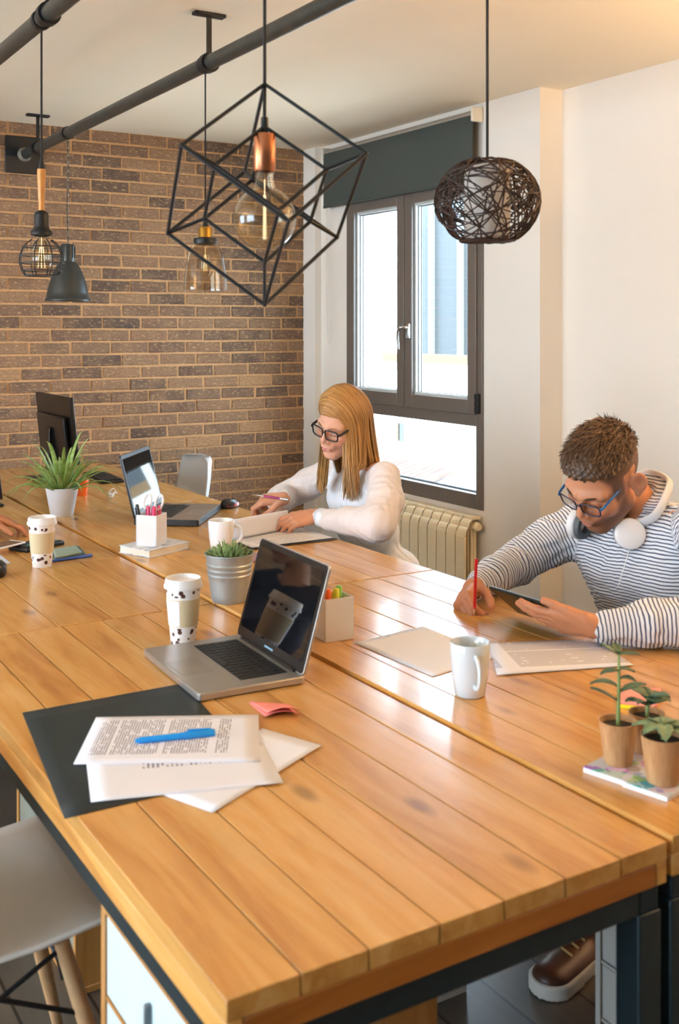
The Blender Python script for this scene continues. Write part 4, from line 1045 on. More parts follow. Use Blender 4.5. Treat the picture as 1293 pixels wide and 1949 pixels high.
# ================================================================== CHAIRS AND CABINETS
SHELL = mat('white_shell_plastic', '#d9d6d2', .38, var=.01); BEECH = mat('pale_beech', '#c79f73', .5, var=.12)
def shell_chair(label, loc, rz, group='white shell chairs'):
    """faces local +x; seat 0.44 high"""
    T = thing('shell_chair', label, 'chair', loc, rz, group)
    def prof(v):      # centre line from front lip to top of back: (x, z)
        P = [(.225, .415), (.215, .435), (.17, .442), (.05, .428), (-.08, .425), (-.155, .445), (-.195, .51), (-.215, .60), (-.235, .70), (-.245, .78), (-.25, .80)]
        f = v * (len(P) - 1); i = min(int(f), len(P) - 2); t = f - i
        return P[i][0] * (1 - t) + P[i + 1][0] * t, P[i][1] * (1 - t) + P[i + 1][1] * t
    def fn(u, v):
        x, z = prof(v); s = 2 * u - 1
        wid = .225 + .012 * math.sin(PI * v) - .05 * max(0, v - .72) / .28 - (.06 * (max(0, v - .9) / .1) ** 2) - .035 * (max(0, .12 - v) / .12) ** 2
        up = abs(s) ** 2.6
        if v < .45: return (x, s * wid, z + .035 * up * min(1, v / .1))
        k = min(1, (v - .45) / .15)
        return (x + .075 * up * k + .0, s * wid, z + .035 * up * (1 - k))
    m = MB().grid(fn, 18, 30); sh = m.obj('seat_shell', SHELL, T, smooth=80); 
    mo = sh.modifiers.new('solid', 'SOLIDIFY'); mo.thickness = .007; mo.offset = 0
    tops = [(.12, .12), (.12, -.12), (-.11, .12), (-.11, -.12)]
    feet = [(.22, .21), (.22, -.21), (-.22, .21), (-.22, -.21)]
    mid = []
    for (a, b) in zip(tops, feet):
        lg = MB().tube([(a[0], a[1], .40), ((a[0] + b[0]) / 2 * 1.0, (a[1] + b[1]) / 2, .2), (b[0], b[1], .0)], [.0145, .0155, .010], 12).obj('leg', BEECH, T, smooth=60)
        MB().tube([(a[0] * .9, a[1] * .9, .415), (a[0] * 1.03, a[1] * 1.03, .33)], .006, 8).obj('bracket', BLACKM, lg)
        mid.append(Vector((a[0] + (b[0] - a[0]) * .32, a[1] + (b[1] - a[1]) * .32, .27)))
    for i, j in ((0, 1), (2, 3), (0, 2), (1, 3)):
        MB().tube([Vector((tops[i][0], tops[i][1], .385)), mid[j]], .0045, 6).obj('cross_strut', BLACKM, T)
        MB().tube([Vector((tops[j][0], tops[j][1], .385)), mid[i]], .0045, 6).obj('cross_strut', BLACKM, T)
    return T
shell_chair('white shell chair with wooden legs tucked beside the drawer cabinet', (.48, 2.08, 0), 0)
shell_chair('pale shell chair pulled up to the far table by the brick wall', (2.30, 5.60, 0), PI - .05)
T = thing('round_stool', 'round wooden stool the woman in the blouse sits on', 'stool', (2.40, 3.54, 0))
lathe_obj('seat', [(0, .405), (.15, .405), (.165, .415), (.165, .43), (.15, .44), (0, .437)], BEECH, T, n=40)
for k in range(4):
    a_ = PI / 4 + k * PI / 2
    MB().tube([(.11 * math.cos(a_), .11 * math.sin(a_), .406), (.17 * math.cos(a_), .17 * math.sin(a_), 0)], [.016, .012], 10).obj('leg', BEECH, T, smooth=60)
MB().tube([(.145 * math.cos(2 * PI * i / 32), .145 * math.sin(2 * PI * i / 32), .17) for i in range(32)], .006, 8, closed=True).obj('foot_ring', BLACKM, T)
shell_chair('white shell chair the man in the striped shirt sits on', (2.52, 2.20, 0), PI)
# drawer pedestals
def pedestal(label, loc, sx, sy, h, carc, front, drawers, face, group='drawer cabinets'):
    """box with drawers on the local face: 'x-' or 'y-'"""
    T = thing('drawer_cabinet', label, 'cabinet', loc, 0, group)
    tk = .016
    m = MB(); m.b2((-sx / 2, -sy / 2, .0), (sx / 2, sy / 2, tk)); m.b2((-sx / 2, -sy / 2, h - tk), (sx / 2, sy / 2, h))
    if face == 'x-': m.b2((-sx / 2, -sy / 2, tk), (sx / 2, -sy / 2 + tk, h - tk)); m.b2((-sx / 2, sy / 2 - tk, tk), (sx / 2, sy / 2, h - tk)); m.b2((sx / 2 - tk, -sy / 2 + tk, tk), (sx / 2, sy / 2 - tk, h - tk))
    else: m.b2((-sx / 2, -sy / 2, tk), (-sx / 2 + tk, sy / 2, h - tk)); m.b2((sx / 2 - tk, -sy / 2, tk), (sx / 2, sy / 2, h - tk)); m.b2((-sx / 2 + tk, sy / 2 - tk, tk), (sx / 2 - tk, sy / 2, h - tk))
    m.obj('carcass', carc, T, bevel=.0015, segs=1)
    n = len(drawers); z = h - tk
    for k, dh in enumerate(drawers):
        z0 = z - dh
        if face == 'x-':
            d = MB().b2((-sx / 2 + .004, -sy / 2 + tk + .002, z0 + .003), (-sx / 2 + .02, sy / 2 - tk - .002, z - .003)).obj('drawer', front, T, bevel=.001, segs=1)
            MB().b2((-sx / 2 - .006, -.005, (z + z0) / 2 - .022), (-sx / 2 + .006, .005, (z + z0) / 2 + .022)).obj('handle', mat('grey_pull', '#6b7378', .4, .5), d, bevel=.003)
            MB().b2((-sx / 2 + .003, -sy / 2 + tk, z0 - .006), (-sx / 2 + .03, sy / 2 - tk, z0)).obj('divider', carc, T)
        else:
            d = MB().b2((-sx / 2 + tk + .002, -sy / 2 - .004, z0 + .003), (sx / 2 - tk - .002, -sy / 2 + .014, z - .003)).obj('drawer', front, T, bevel=.001, segs=1)
            MB().b2((-.05, -sy / 2 - .012, z - .035), (.05, -sy / 2 - .002, z - .025)).obj('handle', mat('grey_pull', '#8b9398', .4, .5), d, bevel=.003)
        z = z0 - .006
    return T
PALEB = mat('pale_blue_white_front', '#cfe3e8', .35, var=.01); GREYF = mat('grey_green_front', '#8a8f82', .5); BIRCH = wood_mat('birch_ply', ('#b47a3a', '#cc9450', '#d9a866', '#7a4a1e'), 2, .5, False)
LGREY = mat('light_grey_laminate', '#b9b6ae', .45, var=.02)
pedestal('wooden drawer cabinet with pale blue fronts under the near table', (.745, 1.44, 0), .36, .40, .632, BIRCH, PALEB, (.13, .14, .28), 'x-')
pedestal('wooden cabinet with grey-green fronts behind the white shell chair', (.98, 2.66, 0), .42, .50, .56, BIRCH, GREYF, (.155, .17, .17), 'x-')
pedestal('light grey drawer pedestal beside the brown sneaker', (1.87, 1.465, 0), .34, .49, .60, LGREY, LGREY, (.2, .22, .12), 'x-')
pedestal('light grey drawer pedestal under the table seam', (1.42, 2.17, 0), .25, .42, .50, LGREY, LGREY, (.2, .24), 'y-')
# ================================================================== PEOPLE: implicit surfaces turned into meshes
f32 = np.float32
def A3(v): return np.array(v, dtype=f32)
def cap(P, a, b, ra, rb=None):
    rb = ra if rb is None else rb; a = A3(a); b = A3(b); ab = b - a
    t = np.clip(((P - a) @ ab) / max(float(ab @ ab), 1e-9), 0, 1)
    q = P - a - t[:, None] * ab
    return np.sqrt((q * q).sum(1)) - (ra + (rb - ra) * t)
def ell(P, c, r, R=None):
    q = P - A3(c)
    if R is not None: q = q @ np.array(R, dtype=f32)
    r = A3(r); k0 = np.sqrt(((q / r) ** 2).sum(1)); k1 = np.sqrt(((q / (r * r)) ** 2).sum(1)) + 1e-9
    return k0 * (k0 - 1) / k1
def smin(a, b, k):
    h = np.clip(.5 + .5 * (b - a) / k, 0, 1); return b * (1 - h) + a * h - k * h * (1 - h)
def ssub(a, b, k): return -smin(-a, b, k)
def smax(a, b, k): return -smin(-a, -b, k)
def nets(fn, lo, hi, res):
    """naive surface nets of the implicit fn over a box"""
    lo = A3(lo); hi = A3(hi); n = np.ceil((hi - lo) / res).astype(int) + 1
    ax = [lo[i] + res * np.arange(n[i], dtype=f32) for i in range(3)]
    G = np.stack(np.meshgrid(*ax, indexing='ij'), -1).reshape(-1, 3).astype(f32)
    V = np.empty(len(G), f32)
    for s in range(0, len(G), 400000): V[s:s + 400000] = fn(G[s:s + 400000])
    V = V.reshape(n); ins = V < 0
    c = [(i, j, k) for i in (0, 1) for j in (0, 1) for k in (0, 1)]
    sh = tuple(n - 1)
    def sl(A_, o): return A_[o[0]:o[0] + sh[0], o[1]:o[1] + sh[1], o[2]:o[2] + sh[2]]
    cnt = sum(sl(ins, o).astype(np.int8) for o in c); act = (cnt > 0) & (cnt < 8)
    idx = np.argwhere(act); vid = -np.ones(sh, int); vid[act] = np.arange(len(idx))
    acc = np.zeros((len(idx), 3)); num = np.zeros(len(idx))
    for o in c:
        for d in range(3):
            if o[d]: continue
            o2 = list(o); o2[d] = 1
            v0 = V[idx[:, 0] + o[0], idx[:, 1] + o[1], idx[:, 2] + o[2]]; v1 = V[idx[:, 0] + o2[0], idx[:, 1] + o2[1], idx[:, 2] + o2[2]]
            m = (v0 < 0) != (v1 < 0); t = np.where(m, v0 / np.where(v0 == v1, 1, v0 - v1), 0)
            p = np.tile(np.array(o, float), (len(idx), 1)); p[:, d] += t
            acc += np.where(m[:, None], p, 0); num += m
    verts = (idx + acc / num[:, None]) * res + lo
    faces = []
    for d in range(3):
        e1, e2 = [(1, 2), (2, 0), (0, 1)][d]
        s0 = [slice(None)] * 3; s1 = [slice(None)] * 3; s0[d] = slice(0, -1); s1[d] = slice(1, None)
        ch = ins[tuple(s0)] != ins[tuple(s1)]; q = np.argwhere(ch)
        q = q[(q[:, e1] > 0) & (q[:, e2] > 0) & (q[:, e1] < n[e1] - 1) & (q[:, e2] < n[e2] - 1)]
        fl = ins[tuple(s0)][q[:, 0], q[:, 1], q[:, 2]]
        def g(a, b):
            r = q.copy(); r[:, e1] -= a; r[:, e2] -= b; return vid[r[:, 0], r[:, 1], r[:, 2]]
        f = np.stack([g(1, 1), g(0, 1), g(0, 0), g(1, 0)], 1); f[~fl] = f[~fl][:, ::-1]
        faces.append(f)
    return verts, np.concatenate(faces)
def np_mesh(name, verts, faces, col_=None, extra=None):
    me = bpy.data.meshes.new(name); me.from_pydata(verts.tolist(), [], faces.tolist()); me.update()
    me.polygons.foreach_set('use_smooth', [True] * len(me.polygons))
    if col_ is not None:
        at = me.color_attributes.new('Col', 'FLOAT_COLOR', 'POINT'); at.data.foreach_set('color', np.concatenate([col_, np.ones((len(col_), 1))], 1).astype(f32).ravel())
    for k, v in (extra or {}).items():
        at = me.attributes.new(k, 'FLOAT', 'POINT'); at.data.foreach_set('value', v.astype(f32))
    return me
def attr_mat(name, rough=.5, spec=.4, bumpscale=None, bs=.1, sheen=0, sss=0):
    t = NT(name); a = t.n('ShaderNodeAttribute', attribute_name='Col'); nz = t.noise(t.coords(), bumpscale or 300, 3)
    t.set(Base_Color=t.mix(t.math('MULTIPLY', nz, .12), a.outputs['Color'], (0.2, .1, .06, 1), 'MULTIPLY'), Roughness=rough)
    t.b.inputs['Specular IOR Level'].default_value = spec
    if sss: t.b.inputs['Subsurface Weight'].default_value = sss; t.b.inputs['Subsurface Radius'].default_value = (.01, .004, .002)
    if bumpscale: t.bump(nz, bs, .003)
    return t.m
SKIN = attr_mat('skin', .48, .35)
def basis(f, e=None, up=(0, 0, 1)):
    """rotation with columns right, forward, up"""
    f = Vector(f).normalized()
    if e is None: e = f.cross(Vector(up))
    e = Vector(e); e = (e - f * e.dot(f)).normalized(); u = e.cross(f)
    return Matrix(((e.x, f.x, u.x), (e.y, f.y, u.y), (e.z, f.z, u.z)))
def lin(h): return np.array(srgb(h)[:3])

# ---------------------------------------------------------------- head
def head_fn(fem, neck):
    jw = .88 if fem else 1.0
    def fn(P):
        Q = P.copy(); Q[:, 0] = np.abs(Q[:, 0])
        d = ell(P, (0, -.014, .036), (.077, .100, .088))
        d = smin(d, ell(P, (0, .030, -.030), (.062, .064, .085)), .03)
        d = smin(d, cap(Q, (.052 * jw, .004, -.058), (.014, .066, -.104), .020, .017 if fem else .02), .03)
        d = smin(d, ell(P, (0, .072, -.103), (.020 * jw, .018, .017)), .022)
        d = smin(d, ell(Q, (.044, .060, -.022), (.022, .022, .022)), .022)
        d = smin(d, cap(Q, (.010, .090, .027), (.046, .071, .026), .010 if fem else .012), .016)
        d = ssub(d, ell(Q, (.032, .101, .004), (.019, .016, .013)), .014)
        d = smin(d, ell(Q, (.031, .077, .003), (.0150, .0150, .0135)), .004)
        d = smin(d, cap(P, (0, .093, .020), (0, .113, -.022), .0065, .0098), .011)
        d = smin(d, ell(Q, (.0115, .102, -.027), (.0078, .0095, .007)), .007)
        d = ssub(d, ell(Q, (.0065, .106, -.034), (.0035, .005, .003)), .003)
        d = smin(d, ell(P, (0, .088, -.050), (.030, .016, .022)), .02)
        d = smin(d, ell(P, (0, .1005, -.0585), (.0215 if fem else .022, .0085, .0052)), .005)
        d = smin(d, ell(P, (0, .0985, -.0695), (.0185, .0095, .0066)), .005)
        d = ssub(d, ell(P, (0, .111, -.0640), (.024, .010, .0016)), .003)
        # ears
        er = ell(Q, (.087, -.022, -.004), (.0085, .022, .034), Matrix.Rotation(.60, 3, 'Z'))
        er = ssub(er, ell(Q, (.1005, -.015, .004), (.0145, .0150, .025)), .002)
        er = smin(er, ell(Q, (.083, -.014, -.036), (.006, .010, .010)), .008)
        if not fem: d = smin(d, er, .008)
        d = smin(d, cap(P, (0, -.030, -.045), neck[0], (.053 if fem else .052), (.050 if fem else .053)), .025)
        if len(neck) > 1: d = smin(d, cap(P, neck[0], neck[1], .05 if fem else .055, .065), .03)
        return d
    return fn
def head_geo(M, scale, fem, neck_world, skin, lips, stub=None, res=.0026):
    Mi = M.inverted(); nk = [tuple((Mi @ Vector(p))) for p in neck_world]
    lo = np.min(np.array(nk + [(-.105, -.125, -.14)]), 0) - .06; hi = np.max(np.array(nk + [(.105, .128, .135)]), 0) + .004
    lo = np.maximum(lo, [-.16, -.25, -.29]); hi = np.minimum(hi, [.16, .135, .14])
    v, f = nets(head_fn(fem, nk), lo, hi, res)
    x, y, z = np.abs(v[:, 0]), v[:, 1], v[:, 2]
    C = np.tile(lin(skin), (len(v), 1))
    def blend(w_, c): 
        nonlocal C; w_ = np.clip(w_, 0, 1)[:, None]; C = C * (1 - w_) + lin(c) * w_
    g = lambda cx, cy, cz, rx, ry, rz: np.exp(-(((x - cx) / rx) ** 2 + ((y - cy) / ry) ** 2 + ((z - cz) / rz) ** 2))
    blend(.25 * g(.092, -.014, .0, .012, .018, .026), '#a8553f'); blend(.35 * g(.042, .07, -.03, .022, .04, .022), '#c8705c'); blend(.25 * g(0, .11, -.025, .015, .02, .015), '#c8705c')
    if stub:
        w_ = np.clip((-.040 - z) / .02, 0, 1) * np.clip((y + .02) / .03, 0, 1) * np.clip((.125 + z) / .012 , 0, 1); side = np.clip((x - .045) / .015, 0, 1) * np.clip((-.012 - z) / .02, 0, 1) * np.clip((y + .0) / .02, 0, 1) * np.clip((.06 - y) / .02, 0, 1)
        blend(.75 * np.maximum(w_, side), stub)
    lp = np.maximum(g(0, .103, -.0590, .0225, .02, .0058), g(0, .101, -.0695, .019, .02, .0068)) * (y > .085)
    blend(np.clip(lp * 1.9 - .75, 0, .95), lips)
    eye = g(.031, .0905, .0065, .0155, .014, .0075); blend(.35 * eye, '#8a5a48')
    lash = (np.abs(z + .0045 + .12 * (x - .031) ** 2 / .0155) < .0022) & (np.abs(x - .031) < .0155) & (y > .078); blend(.85 * lash, '#2a1a14')
    return v, f, C
def xf(M, v): 
    m = np.array(M); return v @ m[:3, :3].T + m[:3, 3]

# ---------------------------------------------------------------- hands
def hand_prims(wr, f, n, right, curl, spread=.0, thumb=(.55, .75, -.25), thumbcurl=.25, s=1.0):
    """capsules of a hand: wrist point, forward, back-of-hand normal"""
    f = Vector(f).normalized(); n = Vector(n); n = (n - f * n.dot(f)).normalized()
    t = n.cross(f) if right else f.cross(n); W = Vector(wr); out = []; nails = []
    bases = [(.026, .088), (.0085, .091), (-.009, .087), (-.025, .079)]
    lens = [(.044, .026, .021), (.048, .030, .022), (.045, .028, .022), (.034, .020, .019)]
    rad = [.0098, .0100, .0094, .0084]
    for (bx, by), c in zip(bases, range(4)):
        out.append((W + t * bx * .55 * s + f * .008 * s, W + t * bx * s + f * by * s, .0165 * s, .0125 * s))
    out.append((W + t * .014 * s + f * .012 * s, W - t * .014 * s + f * .05 * s, .0175 * s, .015 * s))
    for k in range(4):
        cu = curl[k] if isinstance(curl[0], (tuple, list)) else curl
        p = W + t * bases[k][0] * s + f * bases[k][1] * s; a = 0; sp = spread * (1.5 - k)
        d0 = (f + t * math.sin(sp)).normalized()
        for j in range(3):
            a += cu[j]; d = d0 * math.cos(a) - n * math.sin(a); q = p + d * lens[k][j] * s
            r0 = rad[k] * (1 - .10 * j) * s; out.append((p, q, r0, r0 * .90)); p = q
        nails.append((p, d))
    b = W + t * .024 * s + f * .022 * s; td = (f * thumb[0] + t * thumb[1] + n * thumb[2]).normalized()
    q = b + td * .042 * s; out.append((W + t * .012 * s + f * .012 * s, b, .016 * s, .0155 * s)); out.append((b, q, .0150 * s, .0118 * s))
    side = (f - td * f.dot(td)).normalized()
    for ln, r, c in ((.033, .0112, thumbcurl), (.026, .0102, thumbcurl * 1.3)):
        td = (td * math.cos(c) + (side * .8 - n * .6).normalized() * math.sin(c)).normalized(); p2 = q + td * ln * s; out.append((q, p2, r * s, r * .86 * s)); q = p2
    return out
def hand_geo(prims, wr, el, skin, res=.0024, wrad=.027):
    W, E_ = Vector(wr), Vector(el); mid = W + (E_ - W) * .42
    pts = np.array([list(p[0]) for p in prims] + [list(p[1]) for p in prims] + [list(mid)]); lo = pts.min(0) - .045; hi = pts.max(0) + .045
    def fn(P):
        d = None
        for i, (a, b, ra, rb) in enumerate(prims):
            c = cap(P, a, b, ra, rb); d = c if d is None else smin(d, c, .012 if i < 5 else .0055)
        return smin(d, cap(P, W, mid, wrad * .86, wrad * 1.08), .02)
    v, f = nets(fn, lo, hi, res)
    C = np.tile(lin(skin), (len(v), 1))
    # redder knuckles and fingertips
    for p in prims[5:]:
        dd = np.exp(-((v - np.array(list(p[1]))) ** 2).sum(1) / (.009 ** 2))[:, None] * .25; C = C * (1 - dd) + lin('#c2685a') * dd
    return v, f, C
def join(geos):
    V, Fc, C = [], [], []; k = 0
    for v, f, c in geos: V.append(v); Fc.append(f + k); C.append(c); k += len(v)
    return np.concatenate(V), np.concatenate(Fc), np.concatenate(C)
def bent(a, b, c, n): pass

# ---------------------------------------------------------------- cloth over torso and arms
def cloth_geo(torso, arms, legs=None, res=.006, cuts=(), k=.05, folds=.0):
    """torso: list of (a,b,ra,rb,flatten) ; arms: list of polylines [(p,r),...] ; returns verts, faces, stripe coordinate, limb weight"""
    pts = [];
    for a, b, ra, rb in torso: pts += [np.array(a) - ra, np.array(a) + ra, np.array(b) - rb, np.array(b) + rb]
    for arm in arms:
        for p, r in arm: pts += [np.array(p) - r, np.array(p) + r]
    pts = np.array(pts); lo = pts.min(0) - .03; hi = pts.max(0) + .03
    def parts(P):
        dt = None
        for a, b, ra, rb in torso:
            c = cap(P, a, b, ra, rb); dt = c if dt is None else smin(dt, c, .07)
        da = []
        for arm in arms:
            d = None
            for (p, r), (q, r2) in zip(arm[:-1], arm[1:]):
                c = cap(P, p, q, r, r2); d = c if d is None else smin(d, c, .02)
            da.append(d)
        return dt, da
    def fn(P):
        dt, da = parts(P); d = dt
        for a in da: d = smin(d, a, k)
        if folds:
            w_ = np.sin(P[:, 0] * 61 + 9 * np.sin(P[:, 2] * 17) + 5 * np.sin(P[:, 1] * 13)) * np.sin(P[:, 2] * 47 + 7 * np.sin(P[:, 1] * 19 + P[:, 0] * 23))
            d = d - folds * w_
        for c_, r_ in cuts:
            d = ssub(d, ell(P, c_, r_), .012)
        return d
    v, f = nets(fn, lo, hi, res)
    P = v.astype(f32); dt, da = parts(P); S = P[:, 2].copy().astype(float); W_ = np.zeros(len(P)); best = dt.copy()
    for arm, d in zip(arms, da):
        run = 0; s_ = np.full(len(P), 0.); bd = np.full(len(P), 9.)
        for (p, r), (q, r2) in zip(arm[:-1], arm[1:]):
            p_, q_ = np.array(p, float), np.array(q, float); ab = q_ - p_; L_ = np.linalg.norm(ab)
            t = np.clip(((P - p_) @ ab) / (L_ * L_), 0, 1); dd = np.linalg.norm(P - p_ - t[:, None] * ab, axis=1) - (r + (r2 - r) * t)
            m = dd < bd; tu = ((P - p_) @ ab) / (L_ * L_); s_[m] = (run + tu * L_)[m]; bd[m] = dd[m]; run += L_
        m = d < best - .004; S[m] = s_[m] + 3.0; W_[m] = 1; best = np.minimum(best, d)
    return v, f, S, W_

# ---------------------------------------------------------------- hair ribbons
def ribbons(strands, width, name, mt, parent, rr, tones, taper=True):
    V, Fc, C = [], [], []
    for pts, outw in strands:
        n = len(pts); k = len(V); c = np.array(tones[0]) + (np.array(tones[1]) - np.array(tones[0])) * rr.random(); wd = width * rr.uniform(.6, 1.2)
        for i, p in enumerate(pts):
            d = (pts[min(i + 1, n - 1)] - pts[max(i - 1, 0)]).normalized(); s = d.cross(outw[i]); s = s.normalized() if s.length > 1e-6 else Vector((1, 0, 0))
            w_ = wd * (1 - (i / (n - 1)) ** 3 * .85 if taper else 1)
            o = Vector(outw[i]) * (wd * .28)
            V += [p - s * w_ * .5, p + o, p + s * w_ * .5]; C += [c, c * 1.06, c]
            if i:
                b = k + 3 * i; Fc += [(b - 3, b - 2, b + 1, b), (b - 2, b - 1, b + 2, b + 1)]
    me = np_mesh(name, np.array([list(v) for v in V]), np.array(Fc), np.array(C)); return link(name, me, mt, parent)
t = NT('hair'); a = t.n('ShaderNodeAttribute', attribute_name='Col'); t.set(Base_Color=a.outputs['Color'], Roughness=.38); t.b.inputs['Specular IOR Level'].default_value = .35; HAIR = t.m

# ================================================================== the woman in the white blouse
def Mhead(c, f, e, s): return Matrix.Translation(c) @ basis(f, e).to_4x4() @ Matrix.Scale(s, 4)
SKW = '#dca88c'
WS = 1.02
hc = at_d(651, 804, 4.12)
WM = Mhead(hc, (-.888, -.284, -.362), (-.387, .882, .26), WS)
WN = [Vector((2.255, 3.525, 1.015)), Vector((2.275, 3.53, .93))]
w_lsh, w_rsh = Vector((2.265, 3.375, .965)), Vector((2.265, 3.70, .965))
w_lel, w_rel = Vector((2.135, 3.235, .795)), Vector((2.085, 3.86, .815))
w_lwr, w_rwr = on_x(604, 983, 2.045), on_x(543, 948, 2.02)
lh = hand_prims(w_lwr, (-.92, .30, -.10), (-.10, -.5, .86), False, [(.35, .5, .3), (.42, .55, .35), (.5, .6, .4), (.55, .65, .4)], .06, (.75, .55, -.35), .15)
rh = hand_prims(w_rwr, (-.86, .42, -.06), (.05, -.35, .93), True, [(.55, .85, .5), (.7, .9, .5), (.85, 1.0, .6), (.95, 1.0, .6)], .03, (.75, .35, -.6), .3)
per = thing('person', 'woman in a white blouse and dark glasses reading at the table', 'person', (2.33, 3.53, 0), 0)
PI_ = Matrix.Translation((-2.33, -3.53, 0))
def put(me, name, mt, parent, off): 
    me.transform(Matrix.Translation(-Vector(off))); o = link(name, me, mt, parent); return o
hv, hf, hcol = head_geo(WM, WS, True, WN, SKW, '#b8606a')
def core(pts, skin, res=.012):
    """the covered core of the body: trunk, upper arms and legs in one surface"""
    P_ = np.array([list(p[0]) for p in pts] + [list(p[1]) for p in pts]); lo = P_.min(0) - .16; hi = P_.max(0) + .16
    def fn(P):
        d = None
        for a, b, ra, rb in pts: c = cap(P, a, b, ra, rb); d = c if d is None else smin(d, c, .04)
        return d
    v, f = nets(fn, lo, hi, res); return v, f, np.tile(lin(skin), (len(v), 1))
wcore = core([(WN[1], (2.30, 3.53, .80), .06, .085), ((2.30, 3.53, .80), (2.36, 3.53, .55), .085, .10), (w_lsh, w_rsh, .045, .045), (w_lsh, w_lel, .035, .032), (w_lel, w_lwr, .03, .02), (w_rsh, w_rel, .035, .032), (w_rel, w_rwr, .03, .02),
              ((2.38, 3.45, .52), (2.02, 3.44, .53), .07, .05), ((2.38, 3.61, .52), (2.02, 3.62, .53), .07, .05), ((2.02, 3.44, .53), (2.1, 3.44, .08), .045, .035), ((2.02, 3.62, .53), (2.1, 3.62, .08), .045, .035)], SKW)
bv, bf, bc = join([(xf(WM, hv), hf, hcol), hand_geo(lh, w_lwr, w_lel, '#cf9676', wrad=.024), hand_geo(rh, w_rwr, w_rel, '#d39c7e', wrad=.024), wcore])
put(np_mesh('body', bv, bf, bc), 'body', SKIN, per, (2.33, 3.53, 0))
# blouse
def P2(a, b, t): return Vector(a) + (Vector(b) - Vector(a)) * t
lcuff, rcuff = P2(w_lwr, w_lel, .06), P2(w_rwr, w_rel, .06)
lsl = [(w_lsh + Vector((0, -.005, .0)), .058), (P2(w_lsh, w_lel, .45) + Vector((.01, -.02, 0)), .066), (w_lel + Vector((.0, -.012, .028)), .064), (P2(w_lel, w_lwr, .45) + Vector((0, 0, .012)), .050), (P2(w_lel, w_lwr, .75), .036), (lcuff, .033)]
rsl = [(w_rsh, .056), (P2(w_rsh, w_rel, .5) + Vector((0, .01, 0)), .06), (w_rel + Vector((0, 0, .012)), .055), (P2(w_rel, w_rwr, .5) + Vector((0, 0, .01)), .045), (P2(w_rel, w_rwr, .8), .034), (rcuff, .032)]
tor = [((2.28, 3.46, .945), (2.28, 3.61, .945), .062, .062), ((2.25, 3.46, .86), (2.25, 3.60, .86), .088, .088), ((2.29, 3.46, .74), (2.29, 3.60, .74), .085, .085), ((2.36, 3.46, .56), (2.36, 3.60, .56), .115, .115)]
nv = Vector((2.262, 3.535, 1.0))
v, f, S, W_ = cloth_geo(tor, [lsl, rsl], res=.0055, cuts=[((2.235, 3.535, 1.03), (.075, .068, .05))], k=.045, folds=.0022)
me = np_mesh('blouse', v, f, None, {'limb': W_})
t = NT('white_chiffon'); a = t.n('ShaderNodeAttribute', attribute_name='limb'); v_ = t.coords((1, 1, .35)); nz = t.noise(v_, 28, 4, .6, .8)
t.set(Base_Color=t.mix(a.outputs['Fac'], srgb('#edf1f8'), srgb('#e6dcd8')), Roughness=.6); t.bump(nz, .45, .012); t.b.inputs['Sheen Weight'].default_value = .2; BLOU = t.m
put(me, 'blouse', BLOU, per, (2.33, 3.53, 0))
for nm, c_, d_, r_ in (('cuff', lcuff, w_lwr - w_lel, .0345), ('cuff', rcuff, w_rwr - w_rel, .0335)):
    d_ = d_.normalized(); m = MB(); m.tube([c_ - d_ * .035, c_ + d_ * .006], [r_ * 1.04, r_], 24, caps=False); me = m.mesh(nm, 80); put(me, nm, BLOU, per, (2.33, 3.53, 0)).modifiers.new('s', 'SOLIDIFY').thickness = .003
# trousers
tv, tf, tS, tW = cloth_geo([((2.37, 3.47, .53), (2.37, 3.60, .53), .105, .105)], [[((2.36, 3.45, .52), .085), ((2.02, 3.44, .535), .068), ((2.08, 3.44, .10), .048)], [((2.36, 3.61, .52), .085), ((2.02, 3.62, .535), .068), ((2.08, 3.62, .10), .048)]], res=.009, folds=.002)
DENIM = mat('dark_trouser_cloth', '#23262e', .8, var=.15, scale=90)
put(np_mesh('trousers', tv, tf), 'trousers', DENIM, per, (2.33, 3.53, 0))
for y in (3.44, 3.62):
    m = MB(); m.ball((2.03, y, .045), (.12, .042, .045), 20, 12); me = m.mesh('shoe', 80); put(me, 'shoe', BLACK, per, (2.33, 3.53, 0))
